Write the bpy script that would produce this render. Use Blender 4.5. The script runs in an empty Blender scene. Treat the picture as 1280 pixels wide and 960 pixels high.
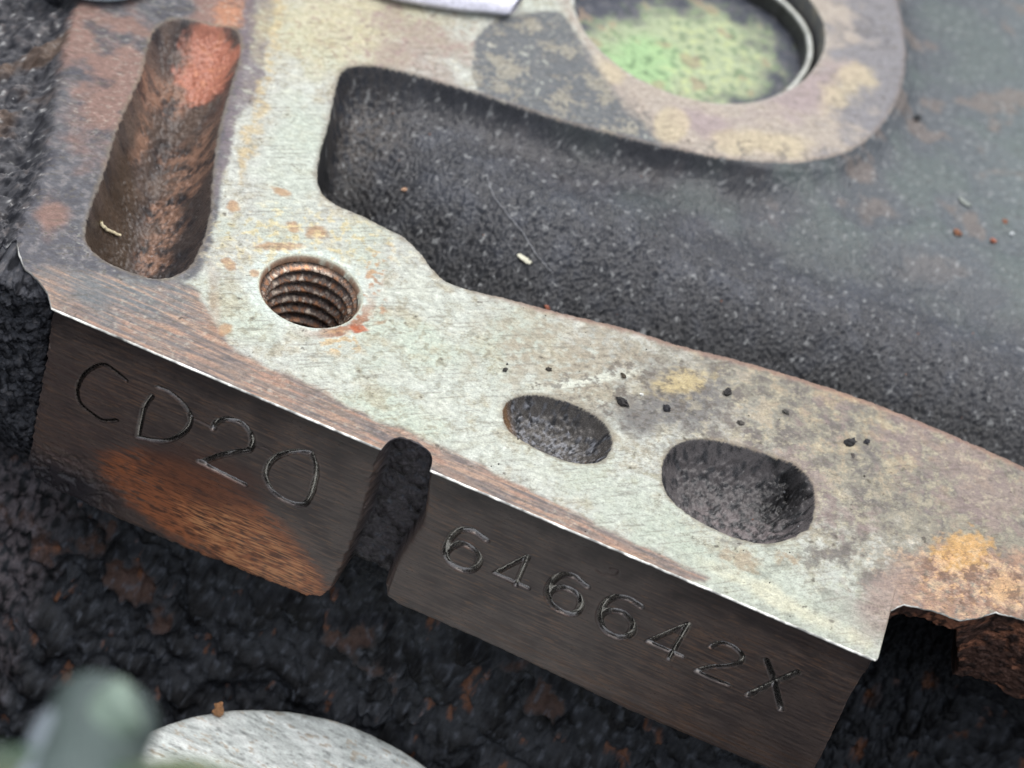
import bpy, math, random
import numpy as np
from mathutils import Vector, Matrix

S = 0.001                                  # everything below is written in millimetres
sc = bpy.context.scene
COL = sc.collection

# ------------------------------------------------------------------ camera
FPX, TH, RHO, PSI, DIST = 2600.0, math.radians(43), math.radians(20.4), math.radians(-3.7857), 236.0
OFF = np.array([-48.59981413, -17.42049328, 0.0])
F_ = np.array([math.sin(PSI) * math.cos(TH), math.cos(PSI) * math.cos(TH), -math.sin(TH)])
r0 = np.array([math.cos(PSI), -math.sin(PSI), 0.0]); u0 = np.cross(r0, F_)
R_ = r0 * math.cos(RHO) + u0 * math.sin(RHO)
U_ = u0 * math.cos(RHO) - r0 * math.sin(RHO)
P_ = -F_ * DIST - OFF
cam_d = bpy.data.cameras.new('camera'); cam = bpy.data.objects.new('camera', cam_d); COL.objects.link(cam)
m = Matrix(((R_[0], U_[0], -F_[0], P_[0] * S), (R_[1], U_[1], -F_[1], P_[1] * S), (R_[2], U_[2], -F_[2], P_[2] * S), (0, 0, 0, 1)))
cam.matrix_world = m
cam_d.sensor_width = 36.0; cam_d.lens = FPX / 1280 * 36.0
cam_d.clip_start = 0.005; cam_d.clip_end = 50
cam_d.dof.use_dof = True; cam_d.dof.focus_distance = 0.232; cam_d.dof.aperture_fstop = 27.0
sc.camera = cam

# ------------------------------------------------------------------ light
SUN_EL, SUN_AZ = math.radians(78), math.radians(12)     # azimuth measured from +Y towards +X
w = bpy.data.worlds.new('World'); sc.world = w; w.use_nodes = True
nt = w.node_tree; nt.nodes.clear()
sky = nt.nodes.new('ShaderNodeTexSky'); sky.sky_type = 'NISHITA'; sky.sun_disc = False
sky.sun_elevation = SUN_EL; sky.sun_rotation = SUN_AZ; sky.dust_density = 4.0; sky.air_density = 1.0
hs = nt.nodes.new('ShaderNodeHueSaturation'); hs.inputs['Saturation'].default_value = 0.35
bg = nt.nodes.new('ShaderNodeBackground'); bg.inputs[1].default_value = 0.15
wo = nt.nodes.new('ShaderNodeOutputWorld')
nt.links.new(sky.outputs[0], hs.inputs['Color']); nt.links.new(hs.outputs[0], bg.inputs[0]); nt.links.new(bg.outputs[0], wo.inputs[0])
sun_d = bpy.data.lights.new('sun', 'SUN'); sun_d.energy = 1.4; sun_d.angle = math.radians(72); sun_d.color = (1.0, 0.98, 0.95)
sun = bpy.data.objects.new('sun', sun_d); COL.objects.link(sun)
sdir = Vector((math.sin(SUN_AZ) * math.cos(SUN_EL), math.cos(SUN_AZ) * math.cos(SUN_EL), math.sin(SUN_EL)))
sun.rotation_euler = sdir.to_track_quat('Z', 'Y').to_euler()
vs = sc.view_settings; vs.view_transform = 'Standard'; vs.look = 'None'; vs.gamma = 1.0; vs.use_curve_mapping = False
vs.exposure = 0.33

# ------------------------------------------------------------------ maths helpers
def px2deck(p, z=0.0):
    d = F_ + R_ * (p[0] - 640) / FPX - U_ * (p[1] - 480) / FPX
    t = (z - P_[2]) / d[2]; q = P_ + t * d; return (q[0], q[1])
def px2face(p, y=0.0):
    d = F_ + R_ * (p[0] - 640) / FPX - U_ * (p[1] - 480) / FPX
    t = (y - P_[1]) / d[1]; q = P_ + t * d; return (q[0], q[2])
def px2space(p, dist):
    d = F_ + R_ * (p[0] - 640) / FPX - U_ * (p[1] - 480) / FPX
    return P_ + d / 1.0 * dist
D = lambda pts: np.array([px2deck(p) for p in pts])
FC = lambda pts: np.array([px2face(p) for p in pts])

_tabs = {}
def _tab(seed):
    if seed not in _tabs:
        r = np.random.RandomState(seed); a = r.rand(256) * 2 * np.pi
        _tabs[seed] = (r.permutation(256), np.cos(a), np.sin(a))
    return _tabs[seed]
def noise(x, y, seed=0):
    pm, gx, gy = _tab(seed)
    ix = np.floor(x).astype(np.int64); iy = np.floor(y).astype(np.int64)
    fx = (x - ix).astype(np.float32); fy = (y - iy).astype(np.float32)
    ux = fx * fx * fx * (fx * (fx * 6 - 15) + 10); uy = fy * fy * fy * (fy * (fy * 6 - 15) + 10)
    ix &= 255; iy &= 255; ix1 = (ix + 1) & 255; iy1 = (iy + 1) & 255
    gx = gx.astype(np.float32); gy = gy.astype(np.float32)
    def g(a, b, dx, dy):
        h = pm[(pm[a] + b) & 255]; return gx[h] * dx + gy[h] * dy
    n00 = g(ix, iy, fx, fy); n10 = g(ix1, iy, fx - 1, fy); n01 = g(ix, iy1, fx, fy - 1); n11 = g(ix1, iy1, fx - 1, fy - 1)
    a = n00 + ux * (n10 - n00); b = n01 + ux * (n11 - n01)
    return (a + uy * (b - a)) * 1.5
def fbm(x, y, sc_, octv=4, seed=0, gain=0.5):
    """about -1..1, sc_ = feature size in mm (one number or a pair)"""
    sx, sy = (sc_, sc_) if np.isscalar(sc_) else sc_
    X = x / sx; Y = y / sy; a = 1.0; t = 0; s = 0
    for k in range(octv):
        s = s + a * noise(X + 13.7 * k, Y - 7.3 * k, seed + k); t += a; a *= gain; X = X * 2.03; Y = Y * 2.03
    return s / t * 1.5
def sst(a, b, x):
    t = np.clip((x - a) / (b - a), 0, 1); return t * t * (3 - 2 * t)
def smooth_poly(pts, closed=True, n=8):
    P = np.asarray(pts, float); N = len(P); out = []
    for i in range(N if closed else N - 1):
        if closed: a, b, c, d = P[i - 1], P[i], P[(i + 1) % N], P[(i + 2) % N]
        else: a, b, c, d = P[max(i - 1, 0)], P[i], P[i + 1], P[min(i + 2, N - 1)]
        for k in range(n):
            t = k / n
            out.append(0.5 * ((2 * b) + (-a + c) * t + (2 * a - 5 * b + 4 * c - d) * t * t + (-a + 3 * b - 3 * c + d) * t ** 3))
    if not closed: out.append(P[-1])
    return np.array(out)
def dist_line(poly, X, Y, margin=6.0, closed=False):
    """distance to a polyline; 99 beyond its bounding box + margin"""
    out = np.full(X.shape, 99.0, np.float32)
    lo = poly.min(0) - margin; hi = poly.max(0) + margin
    msk = (X > lo[0]) & (X < hi[0]) & (Y > lo[1]) & (Y < hi[1])
    x = X[msk].astype(np.float32); y = Y[msk].astype(np.float32); best = np.full(x.shape, 1e9, np.float32)
    n = len(poly)
    for i in range(n if closed else n - 1):
        a = poly[i]; b = poly[(i + 1) % n]; d = b - a; L = float(d @ d) + 1e-12
        px = x - np.float32(a[0]); py = y - np.float32(a[1])
        t = np.clip((px * d[0] + py * d[1]) / L, 0, 1).astype(np.float32)
        q = (px - t * np.float32(d[0])) ** 2 + (py - t * np.float32(d[1])) ** 2
        np.minimum(best, q, out=best)
    out[msk] = np.sqrt(best); return out
def inside(poly, X, Y):
    res = np.zeros(X.shape, bool)
    lo = poly.min(0); hi = poly.max(0)
    msk = (X > lo[0]) & (X < hi[0]) & (Y > lo[1]) & (Y < hi[1])
    x = X[msk]; y = Y[msk]; r = np.zeros(x.shape, bool); n = len(poly)
    for i in range(n):
        a = poly[i]; b = poly[(i + 1) % n]
        if a[1] == b[1]: continue
        c = ((a[1] > y) != (b[1] > y)) & (x < (b[0] - a[0]) * (y - a[1]) / (b[1] - a[1]) + a[0]); r ^= c
    res[msk] = r; return res
def sdf(poly, X, Y, margin=6.0):
    """positive inside"""
    d = dist_line(poly, X, Y, margin, True); i = inside(poly, X, Y)
    return np.where(i, d, -d)
def lin(r, g, b):
    c = np.array([r, g, b], float) / 255.0
    return np.where(c <= 0.04045, c / 12.92, ((c + 0.055) / 1.055) ** 2.4).astype(np.float32)
def mixc(col, target, mask):
    mask = np.clip(mask, 0, 1)[..., None].astype(np.float32)
    return col * (1 - mask) + np.asarray(target, np.float32) * mask

# ------------------------------------------------------------------ materials: wear masks travel on the mesh, grain comes from nodes
def surface_mat(name, grain=(1.6, 6.0), bump=0.25, metal=0.0, streak=(1, 1, 1), var=0.35, rough_var=0.15, bdist=0.12, spec=0.5, coat=0.0):
    mt = bpy.data.materials.new(name); mt.use_nodes = True; t = mt.node_tree; N = t.nodes; L = t.links
    b = N['Principled BSDF']; b.inputs['Metallic'].default_value = metal; b.inputs['Specular IOR Level'].default_value = spec
    if coat: b.inputs['Coat Weight'].default_value = coat; b.inputs['Coat Roughness'].default_value = 0.2
    at = N.new('ShaderNodeAttribute'); at.attribute_name = 'Col'
    ar = N.new('ShaderNodeAttribute'); ar.attribute_name = 'Rgh'
    tc = N.new('ShaderNodeTexCoord'); mp = N.new('ShaderNodeMapping')
    mp.inputs['Scale'].default_value = tuple(1000.0 * s for s in streak); L.new(tc.outputs['Object'], mp.inputs['Vector'])
    ns = []
    for k, g in enumerate(grain):
        n = N.new('ShaderNodeTexNoise'); n.inputs['Scale'].default_value = g; n.inputs['Detail'].default_value = 5.0
        n.inputs['Roughness'].default_value = 0.62; L.new(mp.outputs[0], n.inputs['Vector']); ns.append(n)
    add = N.new('ShaderNodeMath'); add.operation = 'ADD'; L.new(ns[0].outputs['Fac'], add.inputs[0]); L.new(ns[1].outputs['Fac'], add.inputs[1])
    mr = N.new('ShaderNodeMapRange'); mr.inputs['From Min'].default_value = 0.7; mr.inputs['From Max'].default_value = 1.3
    mr.inputs['To Min'].default_value = 1 - var; mr.inputs['To Max'].default_value = 1 + var; L.new(add.outputs[0], mr.inputs['Value'])
    mul = N.new('ShaderNodeVectorMath'); mul.operation = 'SCALE'; L.new(at.outputs['Color'], mul.inputs[0]); L.new(mr.outputs[0], mul.inputs['Scale'])
    L.new(mul.outputs[0], b.inputs['Base Color'])
    rr = N.new('ShaderNodeMapRange'); rr.inputs['From Min'].default_value = 0.35; rr.inputs['From Max'].default_value = 0.65
    rr.inputs['To Min'].default_value = -rough_var; rr.inputs['To Max'].default_value = rough_var; L.new(ns[1].outputs['Fac'], rr.inputs['Value'])
    ra = N.new('ShaderNodeMath'); ra.operation = 'ADD'; ra.use_clamp = True; L.new(ar.outputs['Fac'], ra.inputs[0]); L.new(rr.outputs[0], ra.inputs[1])
    L.new(ra.outputs[0], b.inputs['Roughness'])
    bp = N.new('ShaderNodeBump'); bp.inputs['Strength'].default_value = bump; bp.inputs['Distance'].default_value = bdist * S
    L.new(add.outputs[0], bp.inputs['Height']); L.new(bp.outputs[0], b.inputs['Normal'])
    return mt
M_deck = surface_mat('machined_cast_iron', grain=(1.5, 6.0), bump=0.6, streak=(0.8, 1.4, 1), var=0.36, rough_var=0.12, bdist=0.06, spec=0.35)
M_cast = surface_mat('sooty_sand_casting', grain=(1.8, 6.0), bump=0.6, var=0.28, rough_var=0.2, bdist=0.12, spec=0.6)
M_pad = surface_mat('brushed_brown_pad', grain=(1.2, 5.0), bump=0.5, streak=(0.35, 1, 2.0), var=0.24, rough_var=0.18, bdist=0.06)
M_dark = surface_mat('crusted_block_wall', grain=(1.0, 3.5), bump=0.4, var=0.45, rough_var=0.2, bdist=0.15, spec=0.25)
M_thread = surface_mat('oily_thread_steel', grain=(1.0, 5.0), bump=0.5, var=0.5, rough_var=0.2, bdist=0.08, metal=0.55, spec=0.6, coat=0.3)
M_stamp = surface_mat('struck_bright_metal', grain=(1.5, 6.0), bump=0.12, var=0.3, rough_var=0.1, bdist=0.03, metal=0.92)
M_edge = surface_mat('burnished_edge_metal', grain=(1.0, 5.0), bump=0.2, var=0.25, rough_var=0.1, bdist=0.03, metal=0.25)
M_alu = surface_mat('scuffed_aluminium', grain=(0.7, 3.5), bump=0.5, streak=(0.7, 2.2, 1), var=0.35, bdist=0.08, metal=0.08)

# ------------------------------------------------------------------ object helpers
def tag(o, label=None, cat=None, group=None, kind=None):
    if label: o['label'] = label
    if cat: o['category'] = cat
    if group: o['group'] = group
    if kind: o['kind'] = kind
    return o
def empty(name, loc=(0, 0, 0)):
    o = bpy.data.objects.new(name, None); COL.objects.link(o); o.location = loc; o.empty_display_size = 0.01; return o
def link(name, me, mat, parent):
    o = bpy.data.objects.new(name, me); COL.objects.link(o)
    if mat and not me.materials: me.materials.append(mat)
    if parent: o.parent = parent
    return o
def raw_mesh(name, V, Q, col=None, rgh=None, nrm=None):
    me = bpy.data.meshes.new(name); V = np.asarray(V, np.float32) * S
    me.vertices.add(len(V)); me.vertices.foreach_set('co', V.ravel())
    k = Q.shape[1]; me.loops.add(Q.size); me.polygons.add(len(Q))
    me.loops.foreach_set('vertex_index', Q.ravel().astype(np.int32))
    me.polygons.foreach_set('loop_start', np.arange(0, Q.size, k, dtype=np.int32))
    me.polygons.foreach_set('loop_total', np.full(len(Q), k, np.int32))
    me.polygons.foreach_set('use_smooth', np.ones(len(Q), bool))
    me.update(calc_edges=True)
    if col is None: col = np.tile(np.array([0.2, 0.2, 0.2], np.float32), (len(V), 1))
    a = me.attributes.new('Col', 'FLOAT_COLOR', 'POINT')
    a.data.foreach_set('color', np.c_[np.clip(col, 0.002, 1), np.ones(len(V))].astype(np.float32).ravel())
    a = me.attributes.new('Rgh', 'FLOAT', 'POINT')
    a.data.foreach_set('value', (np.full(len(V), 0.6) if rgh is None else np.asarray(rgh)).astype(np.float32).ravel())
    if nrm is not None: me.normals_split_custom_set_from_vertices(nrm.astype(float).tolist())
    return me
def grid_quads(n, m):
    i = np.arange(n * m).reshape(n, m)
    return np.stack([i[:-1, :-1], i[:-1, 1:], i[1:, 1:], i[1:, :-1]], -1).reshape(-1, 4)
def grid_normals(G):
    du = np.gradient(G, axis=1); dv = np.gradient(G, axis=0)
    n = np.cross(du, dv); n /= np.linalg.norm(n, axis=-1, keepdims=True) + 1e-12; return n
def sub_part(name, mat, parent, G, Q, mask, col, rgh, NR=None):
    q = Q[mask]
    if len(q) == 0: return None
    used = np.zeros(G.shape[0] * G.shape[1], bool); used[q.ravel()] = True
    idx = np.full(used.shape, -1, np.int64); idx[used] = np.arange(used.sum())
    me = raw_mesh(name, G.reshape(-1, 3)[used], idx[q], col.reshape(-1, 3)[used], rgh.reshape(-1)[used],
                  None if NR is None else NR.reshape(-1, 3)[used])
    return link(name, me, mat, parent)

# ================================================================== ENGINE BLOCK
block = empty('engine_block')
tag(block, 'rusty cast iron engine block corner with pale machined top deck and stamped dark front pads', 'engine block')

x_fine = np.arange(-13, 114, 0.125)
xs = np.concatenate([np.arange(-46, -13, 0.4), x_fine, np.arange(114, 150, 0.4)])
NX = len(xs)
# front contour of the deck, y as a function of x
XR = 96.3                                          # right end of the stamped pad
GX0, GX1 = px2face((478, 560))[0], px2face((537, 588))[0]      # the cast groove between the two pads
gc, gw = (GX0 + GX1) / 2, (GX1 - GX0) / 2
def groove(x, z):
    """depth of the cast groove at height z (mm, into the block)"""
    c = gc - 0.02 * z * 0 + 0.0; w_ = gw + np.clip(-z, 0, 30) * 0.022
    u = (x - c) / w_
    return np.where(np.abs(u) < 1, np.power(np.clip(1 - np.abs(u) ** 3.2, 0, 1), 0.5), 0.0)
lc = D([(22, 300), (23, 318), (33, 336), (48, 350), (60, 366), (65, 385)])
rc = D([(1098, 822), (1100, 800), (1103, 778), (1112, 764), (1130, 755), (1165, 762), (1200, 775), (1225, 771), (1245, 765), (1280, 773), (1330, 800), (1400, 815)])
rc[:, 0] = np.maximum.accumulate(rc[:, 0] + np.arange(len(rc)) * 1e-3); rc[0, 0] = max(rc[0, 0], XR)
def front_y(x):
    y = np.zeros_like(x)
    y = np.where((x > 20) & (x < 70), 3.0 * groove(x, 0 * x), y)
    y = np.where(x < 0.0, np.interp(x, lc[:, 0], lc[:, 1]), y)
    y = np.where(x < lc[0, 0], lc[0, 1] + (lc[0, 0] - x) * 0.25, y)
    y = np.where(x > XR, np.interp(x, np.r_[XR, rc[:, 0]], np.r_[0, rc[:, 1]]), y)
    return y
yf0 = front_y(xs)
edge_n = fbm(xs, xs * 0 + 3.3, 1.3, 4, 70)
yf = yf0 + 0.035 * edge_n + np.where(xs > XR + .3, 0.25 * edge_n, 0) + np.where(xs < -2, 0.3 * edge_n, 0) + np.where(np.abs(xs - gc) < gw, 0.18 * edge_n, 0)

rows = np.concatenate([np.arange(0, 62, 0.15), np.arange(62, 112, 0.24), np.arange(112, 172, 0.5)])
NY = len(rows)
X = np.tile(xs, (NY, 1)); wgt = np.clip(1 - rows / 14, 0, 1)[:, None]
Y = rows[:, None] + yf[None, :] * wgt
Y = np.maximum(Y, yf[None, :] + rows[:, None] * 0.15)
# where each deck point stands in the plan drawn from the reference (a fixed plan of the surface)
def deck2plan(x, y):
    q = [x - P_[0], y - P_[1], -P_[2]]
    dz = q[0] * F_[0] + q[1] * F_[1] + q[2] * F_[2]
    u = q[0] * R_[0] + q[1] * R_[1] + q[2] * R_[2]; v = q[0] * U_[0] + q[1] * U_[1] + q[2] * U_[2]
    return 640 + FPX * u / dz, 480 - FPX * v / dz
U, Vv = deck2plan(X, Y)

wx = fbm(X, Y, 3.0, 4, 1); wy = fbm(X, Y, 3.0, 4, 9)
n_big = fbm(X, Y, 14, 4, 20); n_mid = fbm(X, Y, 4.5, 5, 25); n_fin = fbm(X, Y, 1.1, 4, 31); n_gr = fbm(X, Y, 0.55, 2, 41, 0.7)
n_str = fbm(X, Y, (7.0, 0.5), 4, 46)               # machining / brushing streaks along the front edge
n_crisp = fbm(X, Y, 3.4, 7, 61, 0.72); n_cr2 = fbm(X, Y, 1.7, 6, 68, 0.75)
n_grain2 = fbm(X, Y, 1.6, 3, 52, 0.6)

def edge_wobble(a=0.12): return a * n_fin + 0.05 * n_gr
pk = {}
# --- big open channel
ch = smooth_poly(D([(425, 93), (440, 83), (470, 82), (510, 91), (570, 108), (640, 130), (700, 150), (780, 171), (860, 189), (920, 199), (975, 203), (1025, 199), (1070, 184), (1105, 153),
                    (1127, 110), (1132, 60), (1122, 0), (1100, -60), (1060, -120), (1000, -160), (1000, -260), (1500, -260), (1700, 200), (1500, 700), (1380, 632), (1280, 583), (1200, 547), (1100, 506),
                    (1000, 472), (925, 450), (850, 431), (780, 409), (700, 390), (640, 374), (590, 362), (560, 352), (542, 337), (525, 315), (505, 296), (480, 283), (450, 268), (420, 255), (403, 240),
                    (397, 220), (401, 190), (411, 155), (417, 125)]), True, 6)
def wob(s_, a): return s_ + edge_wobble(a) * np.exp(-np.clip(s_, 0, None) / 0.35)
s_ch = wob(sdf(ch, X, Y, 3.0), 0.14)
near = smooth_poly(D([(397, 220), (403, 240), (420, 255), (450, 268), (480, 283), (505, 296), (525, 315), (542, 337), (560, 352), (590, 362), (640, 374), (700, 390), (780, 409), (850, 431),
                      (925, 450), (1000, 472), (1100, 506), (1200, 547), (1280, 583), (1380, 632), (1500, 700)]), False, 4)
far = smooth_poly(D([(425, 93), (440, 83), (470, 82), (510, 91), (570, 108), (640, 130), (700, 150), (780, 171), (860, 189), (920, 199)]), False, 4)
boss = smooth_poly(D([(920, 199), (975, 203), (1025, 199), (1070, 184), (1105, 153), (1127, 110), (1132, 60), (1122, 0), (1100, -60), (1060, -120)]), False, 4)
dn = dist_line(near, X, Y, 70.0); df = dist_line(far, X, Y, 40.0); db = dist_line(boss, X, Y, 60)
tN = np.clip(1 - dn / 25.0, 0, 1)
prof = -2.6 - 15.0 * tN ** 1.4                                  # falls away towards the near edge
prof += -2.0 * np.exp(-((dn - 27.0 - (X - 70) * 0.02 + 1.5 * n_big) / 6.5) ** 2) * sst(48, 75, X)   # long shallow valley
prof += -2.2 * np.exp(-df / 8.0) - 0.6 * sst(30, 12, X)
prof += 0.5 * n_big
ramp = 1 - np.exp(-np.clip(s_ch, 0, None) / (0.9 + 1.7 * np.exp(-df / 6.0)))
rampb = 1 - np.exp(-np.clip(db, 0, None) / 2.2)
use_b = sst(3.0, -3.0, db - np.minimum(dn, df))
prof = prof * (1 - use_b) + use_b * np.minimum(prof * rampb, -1.2)
zc = np.where(s_ch > 0, prof * ramp, 0)
cast_rough = 0.13 * n_gr - 0.30 * np.abs(fbm(X, Y, 1.0, 3, 48, 0.6)) + 0.12 * n_mid + 0.08 * fbm(X, Y, 0.4, 1, 47)
soft = sst(95, 30, Y) * 0.75 + 0.25
smoothside = 1 - 0.6 * sst(0, 25, db) * sst(75, 100, X) * 0
zc = zc + np.where(s_ch > 0.0, (cast_rough * soft * 1.25 + 0.22 * n_crisp) * sst(0.0, 1.2, s_ch), 0)
pk['channel'] = s_ch > 0
# --- closed pocket at the left
p1 = smooth_poly(D([(186, 55), (196, 35), (215, 24), (240, 25), (268, 32), (290, 34), (300, 48), (299, 75), (289, 105), (273, 165), (266, 215), (262, 268), (252, 305), (236, 333), (208, 347),
                    (175, 343), (135, 327), (112, 308), (107, 290), (113, 262), (130, 217), (146, 165), (164, 122), (178, 90)]), True, 6)
s_p1 = wob(sdf(p1, X, Y, 3.0), 0.2)
z1 = -9.5 * (1 - np.exp(-np.clip(s_p1, 0, None) / 3.2)) * (0.45 + 0.55 * sst(60, 34, Y)) 
z1 = np.where(s_p1 > 0, z1 + (cast_rough * 0.9 + 0.4 * n_mid) * sst(0, 1.2, s_p1), 0)
pk['pocket'] = s_p1 > 0
# --- two oblong pits
p2 = smooth_poly(D([(629, 520), (632, 505), (645, 496), (668, 493), (700, 499), (730, 511), (754, 527), (765, 547), (762, 565), (748, 577), (720, 578), (690, 569), (660, 554), (637, 538)]), True, 5)
s_p2 = wob(sdf(p2, X, Y, 2.0), 0.07)
z2 = np.where(s_p2 > 0, -4.0 * (1 - np.exp(-np.clip(s_p2, 0, None) / 1.9)) + (cast_rough * 0.9 + 0.3 * n_crisp) * sst(0, 0.8, s_p2), 0)
p3 = smooth_poly(D([(828, 600), (830, 575), (842, 558), (865, 549), (900, 551), (940, 562), (985, 577), (1012, 597), (1020, 625), (1012, 655), (990, 673), (955, 679), (910, 668), (865, 645), (838, 622)]), True, 5)
s_p3 = wob(sdf(p3, X, Y, 2.0), 0.09) + 0.35 * n_mid * sst(940, 1010, U)
z3 = np.where(s_p3 > 0, -5.6 * (1 - np.exp(-np.clip(s_p3, 0, None) / 2.5)) + (cast_rough * 1.0 + 0.3 * n_crisp + sst(960, 1010, U) * sst(640, 600, Vv) * 2.6 * n_cr2) * sst(0, 0.8, s_p3), 0)
pk['pit_a'] = s_p2 > 0; pk['pit_b'] = s_p3 > 0
# --- cylinder of the big bore and the bolt hole: real openings
BC = np.array([49.3, 104.2])
bp_ = D([(715, 0), (735, 45), (790, 95), (850, 122), (900, 130), (950, 125), (1000, 100), (1028, 60), (1030, 30), (1015, 0)]) - BC
ba = np.unwrap(np.arctan2(bp_[:, 1], bp_[:, 0])); br = np.hypot(bp_[:, 0], bp_[:, 1])
def bore_r(a):
    a0 = np.mod(a - ba[0], 2 * np.pi); k = np.mod(ba - ba[0], 2 * np.pi)
    xx = np.r_[k, k[-1] + 0.8, 2 * np.pi - 0.8, 2 * np.pi]; yy = np.r_[br, 20.2, 20.2, br[0]]
    r_ = np.interp(a0, xx, yy)
    for s_ in (0.12, 0.24): r_ = (r_ + np.interp(np.mod(a0 + s_, 2 * np.pi), xx, yy) + np.interp(np.mod(a0 - s_, 2 * np.pi), xx, yy)) / 3
    return r_
ang = np.arctan2(Y - BC[1], X - BC[0]); rad = np.hypot(X - BC[0], Y - BC[1]); s_bore = bore_r(ang) - rad
HC = np.array(px2deck((388.5, 363))); HR = 6.15
hx, hy = X - HC[0], Y - HC[1]; hr = np.hypot(hx, hy)
# --- crust left of the deck
lb = smooth_poly(np.r_[D([(22, 300), (30, 270), (48, 225), (62, 180), (68, 140), (78, 80), (98, 0), (130, -100), (160, -200)])], False, 4)
xl = np.interp(Y, lb[:, 1], lb[:, 0]); dl = (xl + 1.0 * n_mid + 0.6 * n_fin) - X
crust = sst(-0.6, 2.5, dl)
zl = -crust * (2.2 + 4.5 * sst(0, 14, dl)) + crust * (1.9 * n_mid - 1.3 * np.abs(fbm(X, Y, 2.2, 3, 58)) + 0.35 * n_fin)
# --- assemble
Z = 0.016 * n_str + 0.02 * n_mid + 0.012 * n_fin
top = (~pk['channel']) & (~pk['pocket']) & (~pk['pit_a']) & (~pk['pit_b'])
scab = np.clip(sst(0.15, 0.5, n_mid) * sst(560, 700, U) * sst(270, 60, Vv) , 0, 1)
Z = Z + 0.12 * scab * top + (0.05 * n_cr2 * (0.5 + sst(600, 900, U)) + 0.018 * n_gr) * top
Z = Z * top + zc + z1 + z2 + z3 + zl
# soft rounding of the rims
for s_ in (s_ch, s_p1, s_p2, s_p3): Z -= 0.10 * np.exp(-np.abs(s_) / 0.22)
# the boss round the bore is rough at its outer rim
ringd = np.clip(-s_bore, 0, 99)
Z += top * (sst(3.0, 8.5, ringd) * sst(14, 9, ringd) * sst(740, 800, U) * 0.22 * np.clip(n_mid * 1.8, -0.6, 1))
# snap the grid onto the two round openings so they have clean rims
def snap(cx, cy, rfun):
    a = np.arctan2(Y - cy, X - cx); r = np.hypot(X - cx, Y - cy); R0 = rfun(a)
    mm = np.abs(r - R0) < 0.12
    X[mm] = cx + np.cos(a[mm]) * R0[mm]; Y[mm] = cy + np.sin(a[mm]) * R0[mm]
snap(HC[0], HC[1], lambda a: np.full_like(a, HR)); snap(BC[0], BC[1], bore_r)
hole = (hr < HR - 0.10) | (s_bore > 0.12)

# ------------------------------------------------------------------ colours of the deck
pale = lin(179, 180, 167)
C = np.tile(pale, (NY, NX, 1)).astype(np.float32)
def plan_poly(pts, soft_px=14, warp=10):
    """mask in the plan; positive inside"""
    P = smooth_poly(pts, True, 4); u = U + warp * wx * 1.3; v = Vv + warp * wy * 1.3
    d = dist_line(P, u, v, soft_px * 1.5, True); i = inside(P, u, v)
    s_ = np.where(i, np.minimum(d, 99), -np.minimum(d, 99)); return sst(-soft_px, soft_px, s_)
def blob(cx, cy, rx, ry, ang_=0.0, soft_=0.5, warp=0.5, n=None):
    c, s_ = math.cos(math.radians(ang_)), math.sin(math.radians(ang_)); dx, dy = U - cx, Vv - cy
    a = (dx * c + dy * s_) / rx; b = (-dx * s_ + dy * c) / ry
    r = np.sqrt(a * a + b * b) + warp * (n_mid if n is None else n)
    return sst(1 + soft_, 1 - soft_, r)
C = mixc(C, lin(180, 188, 168), 0.7 * sst(-0.1, 0.5, n_big) * sst(900, 500, U) + 0.4 * blob(560, 470, 240, 110, 22))
C = mixc(C, lin(166, 156, 126), 0.55 * sst(0.0, 0.45, 0.6 * n_mid + 0.6 * n_crisp))
C = mixc(C, lin(206, 210, 194), 0.5 * sst(0.05, 0.35, n_cr2) * sst(-0.3, 0.2, -n_big))
C = mixc(C, lin(128, 122, 98), 0.45 * sst(0.12, 0.4, -n_cr2))
C = mixc(C, lin(198, 200, 180), 0.4 * sst(0.1, 0.45, -n_mid))
C = mixc(C, lin(134, 130, 106), 0.65 * sst(0.15, 0.5, n_fin) * sst(-0.2, 0.3, n_big + 0.4 * sst(600, 900, U)))
# right half: taupe and mottled
C = mixc(C, lin(126, 121, 104), 0.92 * sst(-0.25, 0.35, (U - 830 + (Vv - 480) * -0.9) / 420 + 0.6 * n_crisp) * sst(300, 360, Vv))
C = mixc(C, lin(98, 92, 88), 0.75 * sst(0.02, 0.32, n_crisp) * sst(760, 940, U) * sst(380, 430, Vv))
C = mixc(C, lin(160, 142, 112), 0.7 * sst(0.05, 0.3, -n_crisp) * sst(780, 1000, U) * sst(700, 560, Vv) * sst(380, 430, Vv))
C = mixc(C, lin(140, 122, 114), 0.6 * sst(0.05, 0.4, n_big + 0.6 * n_cr2) * sst(860, 1020, U) * sst(380, 430, Vv))
C = mixc(C, lin(150, 140, 118), 0.8 * blob(730, 460, 110, 55, 20, 0.6, 0.8) * sst(-0.3, 0.4, n_fin + 0.3))
C = mixc(C, lin(96, 94, 92), 0.8 * blob(835, 505, 70, 38, -20, 0.6, 0.8))
C = mixc(C, lin(60, 58, 56), 0.7 * blob(800, 500, 75, 40, 20, 0.8, 0.6) * sst(0.25, 0.55, n_fin))
C = mixc(C, lin(186, 168, 120), 0.8 * blob(850, 478, 32, 15, -10, 0.5, 0.7, n_fin))
C = mixc(C, lin(190, 160, 118), 0.6 * blob(1010, 470, 110, 10, 20, 0.6, 0.8))
C = mixc(C, lin(172, 180, 160), 0.65 * blob(960, 745, 150, 60, 27, 0.6, 0.5) + 0.5 * blob(800, 640, 90, 34, 25))
C = mixc(C, lin(205, 200, 168), 0.55 * blob(985, 755, 90, 10, 27, 0.6, 0.8))
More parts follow.
